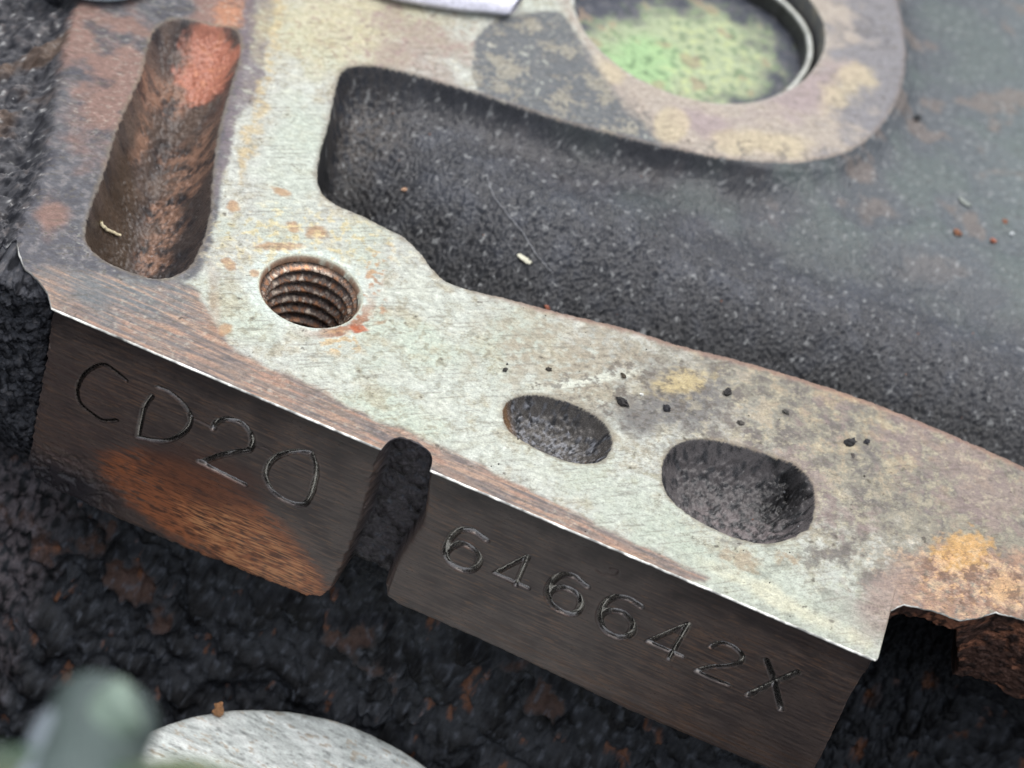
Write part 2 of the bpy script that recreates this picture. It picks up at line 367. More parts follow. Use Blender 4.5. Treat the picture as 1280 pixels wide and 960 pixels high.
C = mixc(C, lin(150, 126, 92), 0.7 * sst(-0.2, 0.25, n_cr2) * blob(985, 700, 16, 10, 20, 0.5, 0.5) + 0.6 * blob(925, 700, 24, 10, 20, 0.5, 0.9, n_fin))
C = mixc(C, lin(214, 218, 198), 0.6 * blob(735, 476, 66, 5, -10, 0.6, 0.5, n_fin))
C = mixc(C, lin(92, 84, 74), 0.75 * sst(0.12, 0.3, n_cr2) * sst(1.3, 0.6, np.hypot((U - 800) / 130, (Vv - 490) / 50) + 0.3 * n_mid) * top)
C = mixc(C, lin(186, 176, 146), 0.42 * sst(0.1, 0.34, -n_cr2) * sst(780, 900, U) * sst(400, 440, Vv) * sst(760, 600, Vv) * top)
# rust at the lower right
C = mixc(C, lin(154, 124, 102), 0.92 * plan_poly([(1118, 750), (1130, 715), (1160, 692), (1200, 678), (1250, 690), (1330, 700), (1400, 760), (1330, 840), (1230, 790), (1160, 775)], 9, 12) * sst(-0.9, 0.1, n_fin + 0.3 * n_gr))
C = mixc(C, lin(196, 154, 92), 0.85 * blob(1203, 690, 34, 22, -10, 0.35, 0.7, n_fin))
C = mixc(C, lin(206, 178, 140), 0.6 * sst(0.1, 0.25, n_cr2) * blob(1215, 730, 110, 50, 10))
C = mixc(C, lin(196, 158, 112), 0.7 * blob(1256, 735, 18, 16, 0, 0.5, 0.9, n_fin) + 0.7 * sst(0.2, 0.5, n_fin) * blob(1210, 730, 80, 36, 10))
C = mixc(C, lin(104, 78, 62), 0.75 * sst(0.08, 0.25, -n_cr2) * blob(1215, 730, 90, 36, 10))
C = mixc(C, lin(148, 130, 116), 0.7 * blob(1112, 745, 26, 44, 30, 0.6, 0.6))
# brown strip along the front edge
strip = plan_poly([(-60, 250), (30, 240), (60, 240), (110, 300), (170, 345), (225, 350), (252, 372), (268, 405), (300, 440), (380, 478), (450, 515), (520, 545), (600, 583), (700, 632), (780, 672), (845, 703), (880, 728),
                   (700, 690), (400, 560), (50, 420), (-60, 380)], 4, 3)
C = mixc(C, lin(128, 112, 100), 0.95 * strip)
C = mixc(C, lin(92, 88, 88), strip * 0.7 * sst(0.0, 0.4, n_str))
C = mixc(C, lin(162, 128, 106), strip * 0.8 * sst(0.05, 0.40, -n_str + 0.25 * n_mid) * sst(-0.3, 0.3, n_big + 0.35))
C = mixc(C, lin(104, 112, 112), 0.7 * blob(130, 340, 110, 45, 25, 0.6, 0.7) * strip)
C = mixc(C, lin(190, 156, 126), 0.5 * strip * sst(0.1, 0.5, fbm(X, Y, (9, 0.3), 4, 90)))
# left top: slate and rust
lt = plan_poly([(-80, -150), (330, -150), (318, 0), (312, 60), (300, 110), (285, 170), (275, 230), (268, 290), (240, 345), (150, 345), (60, 330), (-60, 330)], 6, 7)
C = mixc(C, lin(84, 84, 87), 0.97 * lt)
C = mixc(C, lin(126, 122, 118), lt * 0.6 * sst(0.0, 0.5, n_fin))
C = mixc(C, lin(134, 104, 90), lt * 0.85 * np.clip(blob(140, 115, 40, 70, 25, 0.6, 0.8) + blob(85, 40, 60, 50, 10, 0.6, 0.9) + blob(66, 270, 18, 24, 0, 0.6, 0.7) + blob(280, 15, 40, 34, 0, 0.5, 0.7), 0, 1))
C = mixc(C, lin(180, 126, 92), lt * 0.8 * blob(287, 14, 18, 24, 15, 0.5, 0.6, n_fin))
C = mixc(C, lin(58, 58, 64), lt * 0.6 * sst(0.1, 0.5, n_mid) * sst(320, 200, Vv))
# purple grey stripe then a yellow edge
vstripe = plan_poly([(352, -150), (347, 0), (335, 60), (320, 125), (300, 140), (285, 200), (268, 250), (280, 160), (296, 90), (305, 30), (315, -150)], 4, 4)
C = mixc(C, lin(108, 98, 100), 0.85 * vstripe * sst(-0.9, 0.0, n_fin))
C = mixc(C, lin(178, 158, 116), 0.75 * plan_poly([(372, -150), (357, 20), (345, 70), (335, 130), (318, 190), (300, 230), (300, 190), (322, 110), (338, 50), (350, -150)], 5, 8) * sst(-0.6, 0.3, n_fin))
C = mixc(C, lin(190, 178, 130), 0.55 * blob(440, 30, 110, 60, 0, 0.6, 0.7) * (1 - lt))
C = mixc(C, lin(150, 132, 120), 0.7 * blob(520, 60, 60, 40, 20, 0.6, 0.9) + 0.6 * sst(0.15, 0.4, n_fin) * blob(480, 40, 120, 50))
C = mixc(C, lin(182, 190, 172), 0.6 * blob(370, 200, 40, 80, 10, 0.5, 0.5))
# slate patch at the top with its straight left edge
sl = plan_poly([(596, 112), (592, 70), (600, 40), (640, 20), (700, 15), (725, 50), (760, 95), (800, 120), (840, 170), (900, 215), (700, 165), (640, 132)], 3, 3)
C = mixc(C, lin(86, 90, 92), 0.93 * sl * sst(-0.75, -0.2, n_fin * 0.8 + n_mid * 0.5 + 0.2 * sst(600, 700, U)))
C = mixc(C, lin(156, 150, 130), 0.75 * sl * sst(0.12, 0.34, n_mid + 0.35 * n_fin + 0.25 * n_gr))
C = mixc(C, lin(112, 112, 108), 0.5 * sl * sst(0.0, 0.5, n_fin))
# ring boss
rb = sst(-0.5, 0.6, -s_bore) * plan_poly([(690, -60), (708, 10), (745, 80), (790, 140), (860, 192), (960, 205), (1040, 200), (1100, 165), (1135, 100), (1140, 40), (1100, -80), (900, -200)], 8, 4)
C = mixc(C, lin(168, 156, 140), 0.9 * rb)
C = mixc(C, lin(120, 120, 122), rb * 0.85 * sst(-0.1, 0.4, (U - 1040) / 120 + 0.5 * n_mid))
C = mixc(C, lin(152, 136, 134), rb * 0.7 * np.clip(blob(880, 155, 36, 20, 20, 0.4, 0.5) + blob(1010, 115, 60, 26, -30, 0.5, 0.6), 0, 1))
C = mixc(C, lin(188, 174, 140), rb * 0.7 * np.clip(blob(840, 158, 22, 22, 0, 0.25, 0.25) + blob(950, 180, 60, 16, 5, 0.4, 0.5) + blob(1060, 110, 34, 22, -40, 0.5, 0.7) + blob(760, 90, 18, 14, 20, 0.5, 0.7), 0, 1))
C = mixc(C, lin(88, 86, 84), rb * 0.6 * sst(0.18, 0.02, np.abs(n_mid)) * sst(0.0, 6, -s_bore) * sst(-0.1, 0.2, n_big + 0.1))
# rust stains round the bolt hole
rdist = hr - HR; hang = np.degrees(np.arctan2(hy, hx))
C = mixc(C, lin(204, 214, 200), 0.7 * sst(2.4, 0.2, rdist + 0.5 * n_fin))
side = np.exp(-((hang + 25) / 42) ** 2)
C = mixc(C, lin(146, 98, 66), np.clip(1.2 * side, 0, 1) * sst(0.9, 0.25, np.abs(rdist - 0.75 + 0.6 * n_fin)) * 0.9)
C = mixc(C, lin(172, 92, 54), 0.9 * blob(447, 410, 11, 5, 5, 0.3, 0.5, n_fin))
C = mixc(C, lin(184, 152, 100), 0.7 * sst(-0.1, 0.3, n_fin) * blob(425, 430, 30, 13, 10, 0.6, 0.6))
C = mixc(C, lin(160, 116, 78), 0.75 * sst(0.0, 0.3, n_fin) * np.clip(blob(466, 345, 14, 40, 25, 0.5, 0.8) + blob(476, 390, 12, 14, 0, 0.5, 0.8), 0, 1))
for (a, b, c, d_, e) in ((367, 284, 9, 6, 20), (396, 290, 13, 8, 10), (292, 258, 8, 7, 0), (352, 240, 12, 5, 20), (286, 330, 10, 6, 40), (350, 308, 30, 5, 0), (318, 342, 7, 5, 0), (282, 412, 9, 7, 0)):
    C = mixc(C, lin(168, 128, 84), 0.75 * blob(a, b, c, d_, e, 0.35, 0.4, n_fin))
C = mixc(C, lin(205, 190, 140), 0.6 * sst(0.1, 0.35, n_fin) * blob(380, 300, 120, 40, 0, 0.5, 0.5))
C = mixc(C, lin(150, 120, 96), 0.7 * sst(6, 1, np.hypot((U - 268) * 0.5, 0 * U)) * blob(262, 380, 24, 60, -25, 0.6, 0.5) * 0.6)
# small dark specks and fine scratches everywhere on the machined face
C = mixc(C, lin(66, 60, 52), 0.8 * sst(0.62, 0.74, n_fin + 0.25 * n_gr) * sst(-0.2, 0.3, n_mid) * top)
C = C * (1 + 0.13 * n_fin + 0.10 * n_gr + 0.08 * n_mid)[..., None].astype(np.float32)
C = mixc(C, lin(216, 216, 194), 0.22 * sst(0.1, 0.6, fbm(X, Y, 0.8, 4, 95, 0.7)) * sst(-0.3, 0.3, n_big + 0.1) * sst(1000, 700, U) * top)
C = mixc(C, lin(104, 98, 80), 0.40 * sst(0.2, 0.5, fbm(X, Y, 0.9, 4, 97, 0.7)) * sst(-0.2, 0.4, n_mid) * top)
scr = fbm(X * 0.8 + Y * 0.6, Y * 0.8 - X * 0.6, (6, 0.3), 3, 99)
C = mixc(C, lin(96, 88, 74), 0.35 * sst(0.3, 0.5, scr) * top)
# thin brown contact line hugging the channel's near edge
C = mixc(C, lin(150, 116, 98), 0.75 * sst(1.3, 0.2, -s_ch + 0.5 * n_fin) * sst(560, 700, U) * top * sst(330, 360, Vv))
C = mixc(C, lin(110, 96, 84), 0.5 * sst(0.8, 0.1, -s_ch + 0.4 * n_fin) * top)
for s_, m_ in ((s_p2, 'pit_a'), (s_p3, 'pit_b'), (s_p1, 'pocket')):
    C = mixc(C, lin(120, 108, 88), 0.55 * sst(0.7, 0.0, -s_ + 0.5 * n_fin) * (~pk[m_]))
RG = np.full(X.shape, 0.6, np.float32) + 0.1 * n_mid.astype(np.float32)

C = C * np.array([0.975, 0.985, 1.06], np.float32)
# colours inside the castings
def setin(mask, colr): C[mask] = np.asarray(colr, np.float32)[mask] if np.ndim(colr) > 1 else colr
CC = np.tile(lin(42, 45, 52), (NY, NX, 1)).astype(np.float32)
CC = mixc(CC, lin(64, 68, 77), 0.6 * sst(-0.1, 0.5, n_mid))
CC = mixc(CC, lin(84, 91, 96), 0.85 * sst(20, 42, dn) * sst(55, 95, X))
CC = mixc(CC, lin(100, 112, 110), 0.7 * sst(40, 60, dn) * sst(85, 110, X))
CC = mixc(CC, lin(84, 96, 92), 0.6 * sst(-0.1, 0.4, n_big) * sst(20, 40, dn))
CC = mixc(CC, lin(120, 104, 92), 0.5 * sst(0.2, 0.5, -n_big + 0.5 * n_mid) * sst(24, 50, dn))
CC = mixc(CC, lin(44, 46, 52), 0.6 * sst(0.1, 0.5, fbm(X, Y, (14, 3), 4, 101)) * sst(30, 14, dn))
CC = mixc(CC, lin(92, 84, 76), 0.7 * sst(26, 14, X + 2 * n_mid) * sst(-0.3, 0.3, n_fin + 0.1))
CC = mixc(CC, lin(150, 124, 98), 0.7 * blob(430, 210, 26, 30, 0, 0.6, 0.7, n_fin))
CC = mixc(CC, lin(16, 17, 20), 0.25 * sst(0.1, 0.5, -n_fin) + 0.93 * sst(21, 8, dn + 2 * n_mid))  # random dark grain, plus shade painted in towards the near edge
CC = mixc(CC, lin(36, 37, 42), 0.7 * sst(7, 1, df + 1.5 * n_mid))  # shade below the far edge, painted into the channel colour
CC = mixc(CC, lin(150, 152, 152), 0.6 * sst(0.5, 0.66, n_fin + 0.3 * n_gr))
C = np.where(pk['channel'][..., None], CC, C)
P1 = np.tile(lin(86, 74, 68), (NY, NX, 1)).astype(np.float32)
P1 = mixc(P1, lin(112, 92, 78), 0.6 * sst(0.0, 0.5, n_mid))
P1 = mixc(P1, lin(46, 43, 46), 0.85 * sst(0.0, 0.4, -n_mid + 0.2 * n_fin) + 0.6 * plan_poly([(225, 200), (270, 180), (262, 290), (235, 335), (130, 330), (180, 300)], 14, 12))
P1 = mixc(P1, lin(170, 128, 102), 0.75 * sst(-0.25, 0.3, n_cr2 + 0.05) * np.clip(blob(245, 170, 30, 40, 20, 0.5, 0.8) + blob(215, 235, 22, 44, 25, 0.5, 0.8) + blob(218, 85, 34, 18, 0, 0.5, 0.6) + blob(185, 130, 12, 34, 15, 0.5, 0.7), 0, 1))
P1 = mixc(P1, lin(200, 126, 98), 0.9 * blob(262, 62, 34, 30, 20, 0.25, 0.5, n_mid + 0.5 * n_fin))
P1 = mixc(P1, lin(206, 134, 96), 0.8 * blob(262, 62, 30, 26, 20, 0.4, 0.4) * sst(0.15, 0.4, n_fin))
P1 = mixc(P1, lin(72, 55, 36), 0.7 * plan_poly([(150, 180), (175, 170), (170, 320), (115, 310), (112, 280)], 12, 6))
P1 = P1 * 0.78 + P1.mean(-1, keepdims=True) * 0.10
C = np.where(pk['pocket'][..., None], P1, C)
P2 = mixc(np.tile(lin(74, 70, 66), (NY, NX, 1)).astype(np.float32), lin(36, 36, 38), sst(0, 0.4, -n_fin))
P2 = mixc(P2, lin(138, 140, 146), 0.75 * blob(690, 540, 60, 26, 25, 0.5, 0.9, n_fin) * sst(-0.1, 0.4, n_gr))
P2 = mixc(P2, lin(122, 92, 60), 0.8 * blob(636, 525, 14, 26, -20, 0.5, 0.6))
C = np.where(pk['pit_a'][..., None], P2, C)
P3 = mixc(np.tile(lin(84, 80, 80), (NY, NX, 1)).astype(np.float32), lin(46, 46, 48), sst(0, 0.4, -n_fin))
P3 = mixc(P3, lin(124, 114, 114), 0.6 * blob(940, 640, 70, 34, 20, 0.5, 0.6) * sst(-0.1, 0.3, n_fin))
P3 = mixc(P3, lin(24, 24, 25), 0.85 * blob(990, 600, 26, 36, 0, 0.5, 0.7, n_fin))
C = np.where(pk['pit_b'][..., None], P3, C)
# crust at the left
K = mixc(np.tile(lin(76, 76, 80), (NY, NX, 1)).astype(np.float32), lin(34, 35, 42), sst(-0.1, 0.35, -n_fin))
K = mixc(K, lin(116, 108, 106), 0.6 * sst(0.1, 0.45, n_fin) * sst(-0.3, 0.3, n_mid))
K = mixc(K, lin(98, 78, 62), 0.7 * sst(0.15, 0.5, n_big + 0.4 * n_mid))
K = mixc(K, lin(206, 206, 204), 0.7 * sst(0.62, 0.72, n_fin + 0.3 * n_gr))
C = mixc(C, K, sst(-0.4, 0.9, dl) * 1.0) if False else C * (1 - sst(-0.4, 0.9, dl)[..., None]) + K * sst(-0.4, 0.9, dl)[..., None]
incast = pk['channel'] | pk['pocket'] | pk['pit_a'] | pk['pit_b']
RG = np.where(incast, 0.33 + 0.14 * n_fin, RG); RG = np.where(dl > 0.5, 0.6, RG)
RG = np.where(pk['channel'], RG + 0.25 * sst(22, 8, dn) + 0.1 * sst(20, 45, dn), RG)
RG = np.where(pk['pit_a'], 0.2 + 0.15 * n_fin, RG)

G = np.stack([X, Y, Z], -1); QD = grid_quads(NY, NX)
def qm(mask): return mask.reshape(-1)[QD].sum(1) >= 3 if False else mask[:-1, :-1].reshape(-1)
NRM = grid_normals(G)
jm = (np.abs(X - XR) < 0.8) & (Y < 15); NRM[jm] = (0, 0, 1)
hq = hole.reshape(-1)[QD].any(1)
lab = np.zeros(X.shape, np.int8)
for k, nm in enumerate(('channel', 'pocket', 'pit_a', 'pit_b')): lab[pk[nm]] = k + 1
lab[dl > 0.3] = 5
lq = lab[:-1, :-1].reshape(-1); rq = (-s_bore < 0)[:-1, :-1].reshape(-1)
ok = ~hq
deck = sub_part('deck_face', M_deck, block, G, QD, ok & (lq == 0), C, RG, NRM)
for k, nm, lb_ in ((1, 'coolant_channel', 'wide dark grey grainy cast channel'), (2, 'coolant_pocket', 'deep rusty brown pocket at the left'),
                   (3, 'oblong_pit', 'smaller oblong pit with shiny black grainy floor'), (4, 'oblong_pit', 'larger oblong pit with ragged crusted right end'),
                   (5, 'crusted_flank', 'black pebbly crust beyond the left edge of the deck')):
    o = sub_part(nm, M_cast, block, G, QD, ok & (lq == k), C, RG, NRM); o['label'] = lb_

# ------------------------------------------------------------------ front side: pads, groove, recess, lower wall
ts = np.concatenate([[0, 0.04, 0.08, 0.14], np.arange(0.22, 25, 0.1), np.arange(25, 31, 0.15), np.arange(31, 100, 0.4)])
NT = len(ts)
XF = np.tile(xs, (NT, 1)); ztop = Z[0]
ZF = ztop[None, :] * np.clip(1 - ts / 8, 0, 1)[:, None] - ts[:, None]
padL = np.array([(-0.1, 3), (-0.1, -9), (-0.3, -18), (-0.4, -26.0), (0.8, -27.6), (4, -28.6), (12, -28.8), (21.4, -28.8), (30, -28.4), (35.8, -28.0), (38.0, -27.0), (38.7, -24), (39.5, -12), (GX0, -1), (GX0, 3)])
padR = np.array([(GX1, 3), (GX1, -1), (45.6, -8), (44.3, -16), (43.9, -20.5), (44.4, -22.2), (46.2, -22.9), (56.5, -22.9), (66, -23.4), (74.9, -24.0), (89.6, -23.8), (97.6, -23.6), (96.9, -14), (XR, -7), (XR, 3)])
f_big = fbm(XF, ZF, 12, 4, 120); f_mid = fbm(XF, ZF, 4, 5, 125); f_fin = fbm(XF, ZF, 1.1, 4, 131); f_gr = fbm(XF, ZF, 0.6, 2, 141, 0.7)
f_str = fbm(XF, ZF + 0.02 * XF, (9, 0.42), 4, 150); f_st2 = fbm(XF, ZF, (2.5, 0.2), 3, 155)
sL = sdf(padL, XF, ZF, 4) + 0.25 * f_fin + 0.1 * f_gr + 1.3 * f_mid * sst(12, 0, XF) * sst(-20, -27, ZF)
sR = sdf(padR, XF, ZF, 4) + 0.10 * f_fin
sP = np.maximum(sL, sR)
rough_f = 0.35 * f_fin + 0.22 * f_gr + 0.5 * f_mid
base = 9.0 + np.where(ZF < -30, (ZF + 30) * 0.42, 0) + 2.5 * f_big * sst(-24, -34, ZF)
base = base + (0.2 + 1.2 * sst(-36, -26, ZF)) * rough_f + 1.3 * f_mid * sst(-26, -36, ZF)
lump = sst(0.15, 0.5, f_big + 0.5 * f_mid); base -= 2.2 * lump * sst(-28, -36, ZF)
left_base = 2.2 + 1.3 * rough_f + sst(-22, -34, ZF) * 4 + np.clip(-XF - 3, 0, 30) * 0.10
kl = sst(1.0, -1.0, XF); base = base * (1 - kl * sst(-45, -30, ZF)) + left_base * kl * sst(-45, -30, ZF)
gcw = groove(XF, ZF) ; gzone = (np.abs(XF - (gc + ZF * 0.10)) < 6) & (ZF > -30)
base = np.where(gzone & (ZF > -26), 3.0 + rough_f * 0.8 + sst(-20, -26, ZF) * 4, base)
# right of the pad: black hollow, then a rusty rough wall
topy = yf0[None, :]
rimx = px2face((1188, 800), 9)[0]; 
hollow = sst(XR + 0.2, XR + 1.0, XF)
bulge_edge = 103.2 + np.clip(-ZF, 0, 12) * 0.40 + 0.5 * f_mid
wallr = sst(bulge_edge - 1.4, bulge_edge + 0.6, XF) * sst(-15.5 + 0.8 * f_mid, -12.5 + 0.8 * f_mid, ZF)
rimd = 2.1 + 0.5 * edge_n[None, :]
rimz = sst(-rimd - 0.8, -rimd, ZF)
yr = topy + 0.5 * rough_f * sst(0, 1, -ZF) + np.clip(-ZF, 0, 12) * 0.08
yr_deep = 34 + rough_f * 2 + np.where(ZF < -18, (ZF + 18) * 0.5, 0)
mr_ = np.clip(np.maximum(wallr, rimz), 0, 1)
base = base * (1 - hollow) + hollow * (yr * mr_ + yr_deep * (1 - mr_))
pm = sst(-0.35, 0.35, sP)
pad_y = 0.012 * f_str + 0.015 * f_mid + 0.02 * sst(0, 1, 1) - 0.0
rnd = 0.55 * np.exp(-np.clip(sP, 0, 9) / 0.45) * sst(-1.5, -4, ZF)
YF = (pad_y + rnd) * pm + base * (1 - pm)
# bottom left of the left pad: corroded
cor = sst(16, 4, XF) * sst(-19, -26, ZF) * pm
YF += cor * np.clip(0.6 * f_mid + 0.5 * f_fin, -0.1, 1)
# row 0 meets the deck's front contour, with a small worn chamfer
k0 = sst(2.4, 0.0, ts)[:, None] * np.where((xs > XR) | (xs < 0), 1.0, 0.0)[None, :]
YF = YF * (1 - k0) + (yf[None, :] + 0 * YF) * k0
isg = (np.abs(xs - gc) < gw + 0.01)
kg = sst(0.8, 0.0, ts)[:, None] * isg[None, :]
YF = YF * (1 - kg) + yf[None, :] * kg
YF[0] = yf
cham = np.array([0, -0.07, -0.14, -0.18])
for j in range(1, 4): YF[j] = yf + cham[j] * (1 + 0.7 * edge_n)
YF[1:] -= 0
padrow = (sP > 0)
f_nick = 0
YF = np.where(padrow & (ts[:, None] > 0.15) & (np.abs(xs - gc) > gw)[None, :] , YF - 0.18, YF)

# stamped characters: strokes cut into the pads
def zs(pts, ox, oy, k): return FC([(ox + a / k, oy + b / k) for a, b in pts])
A = (60, 430, 3.368); B = (530, 640, 2.612)
chars = [
    ('stamped_letter', 'stamped letter C, first on the left pad', [zs([(330, 148), (285, 110), (240, 82), (190, 95), (145, 135), (125, 190), (138, 245), (185, 288), (235, 318), (290, 316)], *A)], 0.32, 0.32),
    ('stamped_letter', 'stamped letter D', [zs([(465, 178), (520, 203), (572, 250), (602, 303), (590, 350), (545, 388), (480, 405), (380, 388)], *A), zs([(440, 215), (408, 262), (393, 320), (382, 388)], *A)], 0.34, 0.65),
    ('stamped_digit', 'stamped digit 2 on the left pad', [zs([(695, 352), (712, 325), (760, 312), (815, 328), (850, 365), (862, 405), (850, 440), (800, 450), (740, 462), (690, 478), (655, 492)], *A), zs([(636, 490), (735, 540), (832, 588)], *A)], 0.38, 1.1),
    ('stamped_digit', 'stamped digit 0 on the left pad', [zs([(1110, 455), (1050, 447), (985, 460), (940, 490), (918, 535), (925, 582), (960, 628), (1015, 660), (1075, 672), (1103, 640), (1122, 585), (1130, 520), (1110, 455)], *A)], 0.38, 1.0),
    ('stamped_digit', 'stamped digit 6, first on the right pad', [zs([(205, 88), (165, 60), (120, 55), (88, 80), (70, 122), (85, 160), (125, 185), (162, 183), (182, 155), (165, 120), (125, 100), (88, 112), (74, 128)], *B)], 0.45, 1.25),
    ('stamped_digit', 'faint stamped digit 4, second on the right pad', [zs([(340, 142), (285, 168), (232, 196)], *B), zs([(232, 196), (285, 220), (340, 245)], *B), zs([(340, 142), (322, 185), (300, 236)], *B)], 0.34, 0.9),
    ('stamped_digit', 'stamped digit 6, third on the right pad', [zs([(535, 240), (490, 206), (450, 203), (418, 225), (405, 265), (425, 305), (470, 328), (503, 322), (514, 292), (498, 262), (455, 243), (418, 252), (408, 268)], *B)], 0.45, 1.3),
    ('stamped_digit', 'stamped digit 6, fourth on the right pad', [zs([(710, 305), (665, 278), (622, 276), (588, 300), (575, 345), (595, 385), (640, 406), (676, 394), (682, 362), (655, 328), (615, 318), (584, 328), (576, 345)], *B)], 0.45, 1.3),
    ('stamped_digit', 'stamped digit 4 beside the 2', [zs([(865, 362), (800, 390), (732, 420)], *B), zs([(732, 420), (790, 445), (845, 468)], *B), zs([(865, 362), (835, 415), (800, 476)], *B)], 0.34, 1.0),
    ('stamped_digit', 'stamped digit 2 on the right pad', [zs([(937, 436), (970, 424), (1010, 436), (1038, 463), (1032, 488), (990, 499), (935, 502), (890, 516)], *B), zs([(890, 516), (940, 540), (995, 560)], *B)], 0.34, 1.1),
    ('stamped_letter', 'stamped letter X at the end of the right pad', [zs([(1058, 594), (1140, 555), (1220, 520)], *B), zs([(1118, 480), (1140, 540), (1165, 640)], *B)], 0.42, 1.2),
]
clab = np.zeros(XF.shape, np.int8); cut_all = np.zeros(XF.shape)
for k, (nm, lb_, strokes, hw, dep) in enumerate(chars):
    dmin = np.full(XF.shape, 99.0)
    for st in strokes:
        dmin = np.minimum(dmin, dist_line(smooth_poly(st, False, 6), XF, ZF, 3.0))
    wv = hw * 0.92 * (1 + 0.08 * f_fin); depth = 0.42 * dep * (1 + 0.45 * f_mid)
    cut = np.clip(1 - (dmin / wv) ** 2, 0, 1) ** 0.8
    YF += depth * cut - 0.03 * dep * np.exp(-((dmin - hw * 1.2) / 0.16) ** 2)
    cut_all = np.maximum(cut_all, cut * dep)
    clab[dmin < wv * 0.95] = k + 1
# faint double strikes and nicks
for st, hw, dp in ((zs([(568, 188), (585, 200), (605, 200)], *B), 0.2, 0.1), (zs([(612, 182), (636, 188), (632, 205), (610, 206)], *B), 0.2, 0.12),
                   (zs([(602, 303), (650, 325), (690, 345)], *A), 0.2, 0.16), (zs([(870, 425), (920, 435), (960, 465)], *A), 0.2, 0.12)):
    dmin = dist_line(smooth_poly(st, False, 4), XF, ZF, 2.0); YF += dp * np.clip(1 - (dmin / hw) ** 2, 0, 1)

# colours
CF = np.tile(lin(40, 38, 38), (NT, NX, 1)).astype(np.float32)
pad_c = mixc(np.tile(lin(92, 80, 75), (NT, NX, 1)).astype(np.float32), lin(66, 58, 57), 0.7 * sst(-0.3, 0.5, 0.6 * f_str + 0.6 * f_mid))
pad_c = mixc(pad_c, lin(114, 96, 86), 0.45 * sst(0.1, 0.5, -f_str + 0.3 * f_st2) * sst(-0.3, 0.3, f_big))
pad_c = mixc(pad_c, lin(128, 98, 78), 0.5 * sst(0.3, 0.6, f_st2 + 0.4 * f_big))
pad_c = mixc(pad_c, lin(48, 42, 42), 0.7 * sst(-4, -0.5, ZF + 1.2 * f_mid))
# rust sweep low on the left pad
def fpoly(pts, soft_=1.0, wa=0.8):
    Pq = smooth_poly(FC(pts), True, 5); x_ = XF + wa * 2.0 * f_str + 0.5 * wa * f_fin; z_ = ZF + wa * 0.5 * f_mid + 0.3 * wa * f_fin
    d = dist_line(Pq, x_, z_, 6, True); return sst(-soft_, soft_, np.where(inside(Pq, x_, z_), d, -d))
ru = fpoly([(128, 572), (170, 560), (215, 575), (262, 588), (310, 618), (345, 650), (380, 690), (408, 735), (395, 755), (330, 728), (250, 690), (190, 650), (140, 605)], 1.1, 1.0)
pad_c = mixc(pad_c, lin(172, 104, 68), 0.9 * ru * sst(-1.0, -0.1, f_str + 0.5 * f_fin))
pad_c = mixc(pad_c, lin(214, 152, 104), ru * 0.85 * sst(-0.1, 0.35, f_st2 + 0.4 * f_str) * fpoly([(230, 640), (300, 640), (370, 690), (400, 740), (300, 720)], 2.0, 1.2))
pad_c = mixc(pad_c, lin(80, 58, 48), ru * 0.8 * sst(0.0, 0.4, -f_st2 - 0.3 * f_fin))
pad_c = mixc(pad_c, lin(92, 62, 52), 0.6 * fpoly([(180, 560), (260, 565), (330, 600), (300, 640), (200, 600)], 1.6, 1.2))
pad_c = mixc(pad_c, lin(98, 80, 76), 0.5 * sst(20, 4, XF) * sst(-2, -8, ZF) * sst(-0.3, 0.4, f_str))
pad_c = mixc(pad_c, lin(40, 40, 46), 0.85 * sst(15, 6, XF + 2 * f_mid) * sst(-21.5, -25.5, ZF + 1.5 * f_mid))
pad_c = mixc(pad_c, lin(104, 76, 58), 0.5 * sst(-17, -22, ZF) * sst(44, 60, XF) * sst(0, 0.4, f_str))
pad_c = mixc(pad_c, lin(160, 156, 152), 0.95 * sst(0.05, 1.1, cut_all) ** 0.6)
wl = mixc(np.tile(lin(50, 52, 56), (NT, NX, 1)).astype(np.float32), lin(20, 20, 22), sst(-0.1, 0.4, -f_fin * 0.4 - f_mid * 0.7))
wl = mixc(wl, lin(84, 62, 52), 0.7 * sst(0.42, 0.62, f_big + 0.45 * f_mid))
wl = np.where((gzone & (ZF > -26))[..., None], wl * np.array([2.6, 2.2, 2.05]), wl)
wl = mixc(wl, lin(124, 82, 58), 0.7 * sst(0.5, 0.64, f_mid + 0.2 * f_fin))
wl = mixc(wl, lin(92, 96, 104), 0.5 * sst(0.3, 0.6, f_fin))
wl = mixc(wl, lin(112, 102, 104), 0.6 * sst(6, -2, XF + 3 * f_mid) * sst(-0.2, 0.3, f_fin + 0.1) * sst(-26, -36, ZF))
rw = mixc(np.tile(lin(84, 62, 54), (NT, NX, 1)).astype(np.float32), lin(146, 100, 78), sst(0.1, 0.5, f_mid + 0.4 * f_fin))
rw = mixc(rw, lin(36, 30, 28), 0.8 * sst(0.0, 0.4, -f_fin))
onr = (hollow * np.clip(np.maximum(wallr, rimz), 0, 1) * sst(-20, -12, ZF))[..., None]
wl = wl * (1 - onr) + rw * onr
kk = (sst(1, -1, XF) * sst(-40, -25, ZF))[..., None]
cr = mixc(np.tile(lin(74, 75, 80), (NT, NX, 1)).astype(np.float32), lin(22, 23, 28), sst(-0.1, 0.3, -f_fin))
cr = mixc(cr, lin(120, 116, 116), 0.5 * sst(0.35, 0.6, f_fin)); wl = wl * (1 - kk) + cr * kk
wl = mixc(wl, lin(16, 17, 20), 0.9 * hollow * (1 - np.clip(np.maximum(wallr, rimz), 0, 1)) * sst(-34, -24, ZF))  # shade deep in the hollow put into the wall colour
CF = wl * (1 - pm[..., None]) + pad_c * pm[..., None]
RF = np.where(pm > 0.5, 0.46 + 0.08 * f_mid - 0.2 * sst(0.05, 0.4, cut_all), 0.62)
